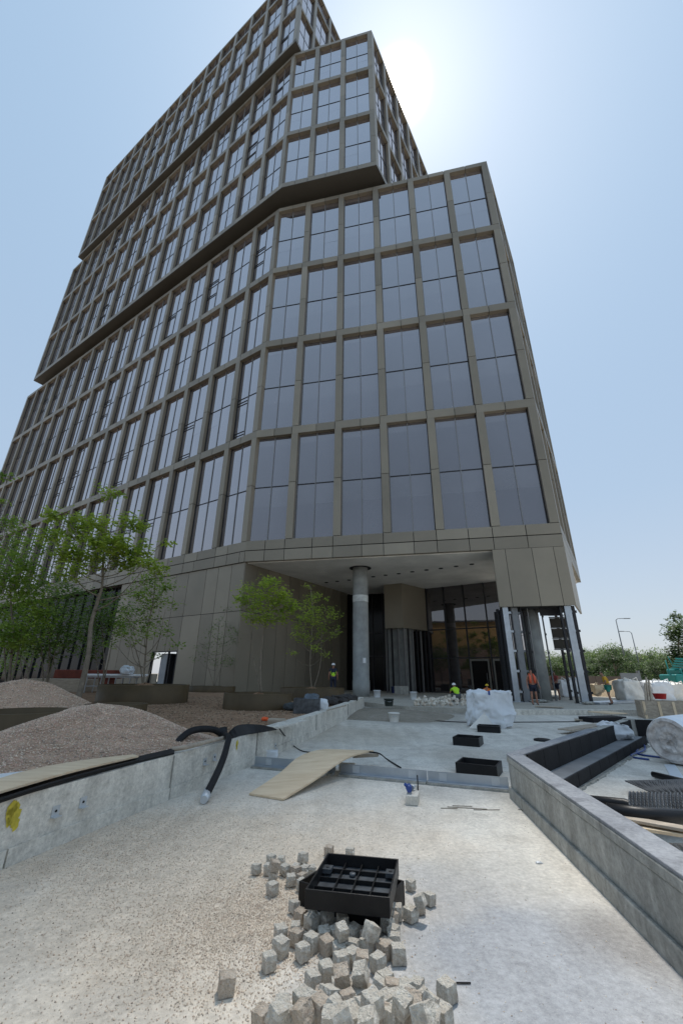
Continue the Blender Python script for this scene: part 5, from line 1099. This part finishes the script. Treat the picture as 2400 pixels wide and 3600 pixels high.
plank(1440, 1905, 1600, 1930, .22, .13, .025, ply, 'second pale board, nearer the camera in the basin corner', grp='boards in the basin corner')
for k, (A0, B0, C0, D0, zz, lab, nm) in enumerate((((1434, 1793), (1600, 1789), (1600, 1835), (1530, 1835), .14, 'black dimpled drainage sheet with one sharp corner, farther from the camera', 0), ((1452, 1833), (1600, 1838), (1600, 1868), (1444, 1862), .25, 'curved corrugated black sheet nearest the pipes', 1), ((1462, 1935), (1600, 1938), (1600, 2010), (1590, 2000), .2, 'dimpled black sheet in the near corner of the basin', 2))):
    a_, b2, c2_, d2 = (at(*q, zz) for q in (A0, B0, C0, D0)); b = MB(); nx, ny = 56, 14
    def sp(u, v):
        p = (a_*(1-u)+b2*u)*(1-v)+(d2*(1-u)+c2_*u)*v
        if nm == 1: p = p+Vector((0, 0, .10*math.sin(math.pi*v)+.012*math.sin(u*110)))
        else: p = p+Vector((0, 0, .03*math.sin(u*2.5)*math.sin(v*3)+.006*math.sin(u*150)*math.sin(v*50)))
        return p
    if nm == 1: nx = 150
    for i in range(nx):
        for j in range(ny):
            b.face([sp(i/nx, (j+1)/ny), sp((i+1)/nx, (j+1)/ny), sp((i+1)/nx, j/ny), sp(i/nx, j/ny)], 0, nm == 1)
    o = tag(b.build('drainage_sheet', plastic_w if nm != 0 else mat('dark grey dimple plastic', (.03, .033, .037), .5, 0, .2, 60, .4, 130), loc=tuple(a_)), lab, 'drainage sheet', 'black drainage sheets in the basin'); md = o.modifiers.new('S', 'SOLIDIFY'); md.thickness = .012
b = MB(); 
for P in ([at(1452, 1718, .03), at(1470, 1712, .05), at(1462, 1730, .02), at(1500, 1738, .02), at(1540, 1742, .02)], [at(1475, 1705, .03), at(1480, 1722, .04), at(1448, 1737, .02), at(1490, 1745, .02)]): b.tube(smooth_path(P), .018, 6)
tag(b.build('blue_strap', blue_m, loc=tuple(at(1460, 1730))), 'tangled blue strap on the basin floor beside the roll', 'strap')
q = at(1465, 1706); crumple('dark_rag', (q.x, q.y, 0), (.5, .3, .12), MATS['dark rag'], 'dark rag at the end of the ledge behind the blue strap', 'rag', seed=70)
a_, c_ = at(1525, 1758), at(1548, 1800); b = MB(); d = c_-a_; b.obox(a_, d, Vector((.22, .03, 0)), (0, 0, .012)); tag(b.build('white_strip', film_m, loc=tuple(a_)), 'flat white plastic strip on the basin floor below the roll', 'strip')
# litter on the bare slab
crumple('paper_scrap', tuple(at(1238, 1984)), (.05, .03, .012), white_m, 'small white paper scrap on the right half of the slab', 'litter', seed=80, k=.5)
crumple('white_chunk', tuple(at(620, 1742)), (.28, .2, .13), bag_m, 'white foam chunk against the wall behind the edging', 'foam', seed=81, rnd=.2)
rr = np.random.RandomState(9)
for i in range(7):
    x, y = rr.uniform(1010, 1210), rr.uniform(1848, 1868); p = at(x, y); a = rr.uniform(-.15, .15)-.1; L_ = rr.uniform(.15, .5); b = MB(); b.tube([(p.x, p.y, .006), (p.x+L_, p.y+a*L_, .008)], .004, 5)
    tag(b.build('rusty_wire', bark_m, loc=(p.x, p.y, 0)), 'thin rusty wire offcut on the slab near the basin corner', 'wire', 'wire offcuts near the basin corner')
b = MB(); p = at(1048, 2262); b.tube([(p.x, p.y, .006), (p.x+.075, p.y, .006)], .004, 6); tag(b.build('dark_nail', rubber, loc=tuple(p)), 'dark nail lying beside the lone sett at lower right', 'nail')
# ------------------------------------------------------------------ people
skin_m = mat('sunburnt skin', (.36, .17, .11), .55, 0, .1, 6); skin2 = mat('tanned skin', (.25, .13, .085), .55, 0, .1, 6); hair_m = mat('dark hair', (.02, .014, .01), .8)
def skinmesh(name, joints, bones, m, parent, sub=2):
    names = list(joints); me = bpy.data.meshes.new(name); me.from_pydata([joints[k][0] for k in names], [(names.index(a), names.index(b_)) for a, b_ in bones], [])
    o = bpy.data.objects.new(name, me); sc.collection.objects.link(o); me.materials.append(m); o.parent = parent
    o.modifiers.new('Skin', 'SKIN')
    if not me.skin_vertices: return o
    sv = me.skin_vertices[0].data
    for i, k in enumerate(names):
        r = joints[k][1]; sv[i].radius = (r, r) if not isinstance(r, tuple) else r; sv[i].use_root = (i == 0)
    s_ = o.modifiers.new('Sub', 'SUBSURF'); s_.levels = sub; s_.render_levels = sub
    o.modifiers['Skin'].use_smooth_shade = True
    return o
def person(loc, rz, label, J, clothes, hm=1.0, skin=skin_m, hat=None, hair=True, helmet=None):
    o = empty('person', loc, label, 'person'); o.rotation_euler = (0, 0, rz); o.scale = (hm,)*3; o['_o'] = (0, 0, 0)
    D = dict(pel=((0, 0, .95), .13), belly=((0, .01, 1.10), .125), chest=((0, 0, 1.30), .145), nb=((0, 0, 1.45), .075), nk=((0, .01, 1.52), .055), hd=((0, .02, 1.62), .088), top=((0, .01, 1.71), .07), nose=((0, .115, 1.62), .016),
             shl=((-.18, 0, 1.41), .065), ell=((-.25, -.02, 1.14), .045), wrl=((-.27, .06, .90), .03), hal=((-.275, .09, .82), .035), shr=((.18, 0, 1.41), .065), elr=((.25, -.02, 1.14), .045), wrr=((.27, .06, .90), .03), har=((.275, .09, .82), .035),
             hpl=((-.09, 0, .90), .095), knl=((-.11, .02, .50), .058), anl=((-.12, -.01, .09), .04), tol=((-.13, .14, .035), .035), hpr=((.09, 0, .90), .095), knr=((.11, .02, .50), .058), anr=((.12, -.01, .09), .04), tor=((.13, .14, .035), .035))
    for k, v in J.items(): D[k] = (v, D[k][1])
    bones = [('pel', 'belly'), ('belly', 'chest'), ('chest', 'nb'), ('nb', 'nk'), ('nk', 'hd'), ('hd', 'top'), ('hd', 'nose')]
    for s_ in 'lr': bones += [('chest', 'sh'+s_), ('sh'+s_, 'el'+s_), ('el'+s_, 'wr'+s_), ('wr'+s_, 'ha'+s_), ('pel', 'hp'+s_), ('hp'+s_, 'kn'+s_), ('kn'+s_, 'an'+s_), ('an'+s_, 'to'+s_)]
    for s_ in 'lr':      # fingers and thumb
        h_ = Vector(D['ha'+s_][0]); w_ = Vector(D['wr'+s_][0]); d = (h_-w_).normalized(); sd_ = d.cross(Vector((1, 0, 0))).normalized()
        for fi, (off, L_) in enumerate(((-.025, .055), (-.009, .07), (.009, .068), (.025, .05))):
            k = 'f%s%d' % (s_, fi); D[k] = (tuple(h_+sd_*off+d*L_+Vector((0, .01, 0))), .009); bones.append(('ha'+s_, k))
        k = 't'+s_; D[k] = (tuple((h_+w_)/2+sd_*.06+d*.02), .010); bones.append(('wr'+s_, k))
    skinmesh('body', D, bones, skin, o)
    def sub(keys, bn, dr, m, nm, over={}):
        JJ = {k: (over.get(k, D[k][0]), (D[k][1]+dr)) for k in keys}; skinmesh(nm, JJ, bn, m, o)
    for c in clothes:
        if c[0] == 'shirt': sub(['chest', 'pel', 'belly', 'nb', 'shl', 'shr', 'ell', 'elr'], [('pel', 'belly'), ('belly', 'chest'), ('chest', 'nb'), ('chest', 'shl'), ('chest', 'shr'), ('shl', 'ell'), ('shr', 'elr')], .016, c[1], 'shirt', {k: tuple(Vector(D['sh'+k[-1]][0])*.35+Vector(D[k][0])*.65) for k in ('ell', 'elr')})
        if c[0] == 'vest': sub(['chest', 'pel', 'belly', 'nb', 'shl', 'shr'], [('pel', 'belly'), ('belly', 'chest'), ('chest', 'nb'), ('chest', 'shl'), ('chest', 'shr')], .02, c[1], 'vest')
        if c[0] == 'openvest':
            for s_ in (-1, 1): b = MB(); b.tube([(s_*.10, .0, 1.50), (s_*.105, .15, 1.40), (s_*.11, .165, 1.25), (s_*.115, .155, 1.05)], [.045, .052, .055, .055], 8); b.build('vest_panel', c[1], o)
            b = MB(); b.tube([(0, -.07, 1.46), (0, -.08, 1.25), (0, -.07, 1.02)], [.13, .14, .14], 10); b.build('vest_back', c[1], o)
        if c[0] == 'shorts': sub(['pel', 'hpl', 'hpr', 'knl', 'knr'], [('pel', 'hpl'), ('hpl', 'knl'), ('pel', 'hpr'), ('hpr', 'knr')], .024, c[1], 'shorts', {k: tuple(Vector(D['hp'+k[-1]][0])*.25+Vector(D[k][0])*.75) for k in ('knl', 'knr')})
        if c[0] == 'trousers': sub(['pel', 'hpl', 'hpr', 'knl', 'knr', 'anl', 'anr'], [('pel', 'hpl'), ('hpl', 'knl'), ('knl', 'anl'), ('pel', 'hpr'), ('hpr', 'knr'), ('knr', 'anr')], .02, c[1], 'trousers')
        if c[0] == 'shoes':
            for s_ in 'lr': skinmesh('shoe', {'a': (D['an'+s_][0][:2]+(D['an'+s_][0][2]-.03,), .05), 'b': (D['to'+s_][0], .045)}, [('a', 'b')], c[1], o)
    hd = Vector(D['hd'][0]); tp = Vector(D['top'][0])
    if hair: skinmesh('hair', {'a': (tuple(hd+Vector((0, -.035, .03))), .088), 'b': (tuple(tp+Vector((0, -.02, .01))), .075)}, [('a', 'b')], hair_m, o)
    if helmet:
        b = MB(); b.lathe(tuple(hd+Vector((0, 0, .02))), [(.15, .02), (.115, .03), (.11, .08), (.07, .13), (.01, .145)], 16, close=False); b.build('helmet', helmet, o)
    return o
orange_v = mat('orange vest', (.75, .13, .06), .7, 0, .1, 6); lime_v = mat('lime vest', (.45, .80, .03), .7, 0, .1, 6); navy = mat('navy cloth', (.012, .016, .035), .8); black_c = mat('black shoe', (.015, .015, .015), .6)
yel_s = mat('mustard shirt', (.62, .36, .03), .8, 0, .1, 6); teal_s = mat('teal shorts', (.02, .22, .17), .7); dred = mat('faded red shirt', (.32, .07, .06), .8); oran = mat('orange shirt', (.80, .17, .02), .75); grey_c = mat('grey work trousers', (.08, .085, .09), .8)
def hgt(x, yt, p): return pd(x, yt, p.y).z-p.z
p = at(1229, 1619, ZP); h_ = hgt(1227, 1537, p); person(p, math.pi-.1, 'bare-chested man in an open orange vest and dark shorts standing by the steel leg', dict(ell=(-.27, .03, 1.15), wrl=(-.3, .1, .93), hal=(-.31, .13, .85)), [('openvest', orange_v), ('shorts', navy), ('shoes', black_c)], h_/1.76, hat=None)
p = at(1282, 1608, ZP); h_ = hgt(1276, 1541, p); person(p, 2.2, 'man in a faded red shirt and black shorts, half hidden behind the dark steel leg', dict(ell=(-.2, .15, 1.15), wrl=(-.12, .32, 1.05), hal=(-.08, .38, 1.05), elr=(.2, .15, 1.15), wrr=(.12, .32, 1.05), har=(.08, .38, 1.05)), [('shirt', dred), ('shorts', navy), ('shoes', black_c)], h_/1.76, skin=skin2)
p = at(1404, 1619, ZP); h_ = hgt(1391, 1542, p); person(p, 1.25, 'man in a mustard shirt and teal shorts standing at the right, looking left', dict(chest=(0, .06, 1.28), nb=(0, .12, 1.42), nk=(0, .15, 1.49), hd=(0, .19, 1.59), top=(0, .2, 1.68), nose=(0, .285, 1.57), shl=(-.17, .08, 1.39), shr=(.17, .08, 1.39), ell=(-.22, .12, 1.12), wrl=(-.14, .34, 1.05), hal=(-.12, .42, 1.05), elr=(.22, .12, 1.12), wrr=(.14, .34, 1.05), har=(.12, .42, 1.05), knl=(-.12, .06, .5), anl=(-.15, .02, .09), tol=(-.16, .17, .035), anr=(.16, -.12, .09), tor=(.17, .03, .035)), [('shirt', yel_s), ('shorts', teal_s), ('shoes', black_c)], h_/1.72, skin=skin2)
q = pd(765, 1560, 26.5); p = Vector((q.x, 26.5, TZ)); h_ = hgt(765, 1524, p); person(p, .1, 'worker in a lime vest seen from behind, behind the planter with the tall thin tree', {}, [('shirt', navy), ('vest', lime_v), ('trousers', navy), ('shoes', black_c)], h_/1.76, helmet=white_m)
# two workers crouching
CR = dict(pel=(0, -.18, .34), belly=(0, -.10, .48), chest=(0, .06, .64), nb=(0, .16, .76), nk=(0, .2, .81), hd=(0, .26, .88), top=(0, .28, .97), nose=(0, .36, .86), shl=(-.19, .12, .72), shr=(.19, .12, .72), ell=(-.26, .30, .50), wrl=(-.16, .42, .32), hal=(-.13, .47, .25), elr=(.26, .30, .50), wrr=(.16, .42, .32), har=(.13, .47, .25),
          hpl=(-.11, -.16, .32), knl=(-.22, .24, .42), anl=(-.17, -.02, .09), tol=(-.2, .13, .035), hpr=(.11, -.16, .32), knr=(.22, .24, .42), anr=(.17, -.02, .09), tor=(.2, .13, .035))
p = at(1049, 1612, ZP); h_ = hgt(1049, 1571, p); person(p, .15, 'crouching worker in a bright lime vest and white cap beside the far heap of setts', CR, [('shirt', lime_v), ('vest', lime_v), ('trousers', grey_c), ('shoes', black_c)], h_/.99, helmet=white_m)
p = at(1120, 1610, ZP); h_ = hgt(1112, 1573, p); person(p, -.5, 'crouching worker in an orange shirt and yellow helmet behind the big white bag', CR, [('shirt', oran), ('trousers', grey_c), ('shoes', black_c)], h_/.99, helmet=mat('yellow helmet', (.75, .5, .03), .4))
# birds on the upper roof line
# what stands behind the viewer and is mirrored in the entrance glass
o = empty('neighbour_building', (-34, -4, 0), 'brown and yellow building across the site, mirrored in the entrance glass', 'building'); b = MB(); rzb = math.atan2(.64, .755)+math.pi/2
b.box((-34, -4, 3.3), (20, 8, 6.7), rzb); b.build('wall', mat('brown render', (.30, .22, .17), .8, 0, .2, .4), o)
b = MB(); b.box((-34, -4, 9.2), (15, 8, 5.0), rzb); b.build('upper_storey', mat('yellow cladding', (.50, .33, .13), .6, 0, .1, .6), o)
b = MB(); b.box((-34, -4, 11.85), (15.6, 8.6, .3), rzb); b.build('roof', stm, o)
for k in range(5):
    t = copy_tree(FM[k % 4]); t.location = (-26+k*5.5, -20-k*3, 0); t.scale = (.8, .8, .75); tag(t, 'tree number behind the viewer', 'tree', 'trees behind the viewer')
    t['label'] = 'tree standing behind the viewer, mirrored in the lower windows'

for o in sc.objects:
    if '_o' in o.keys(): del o['_o']
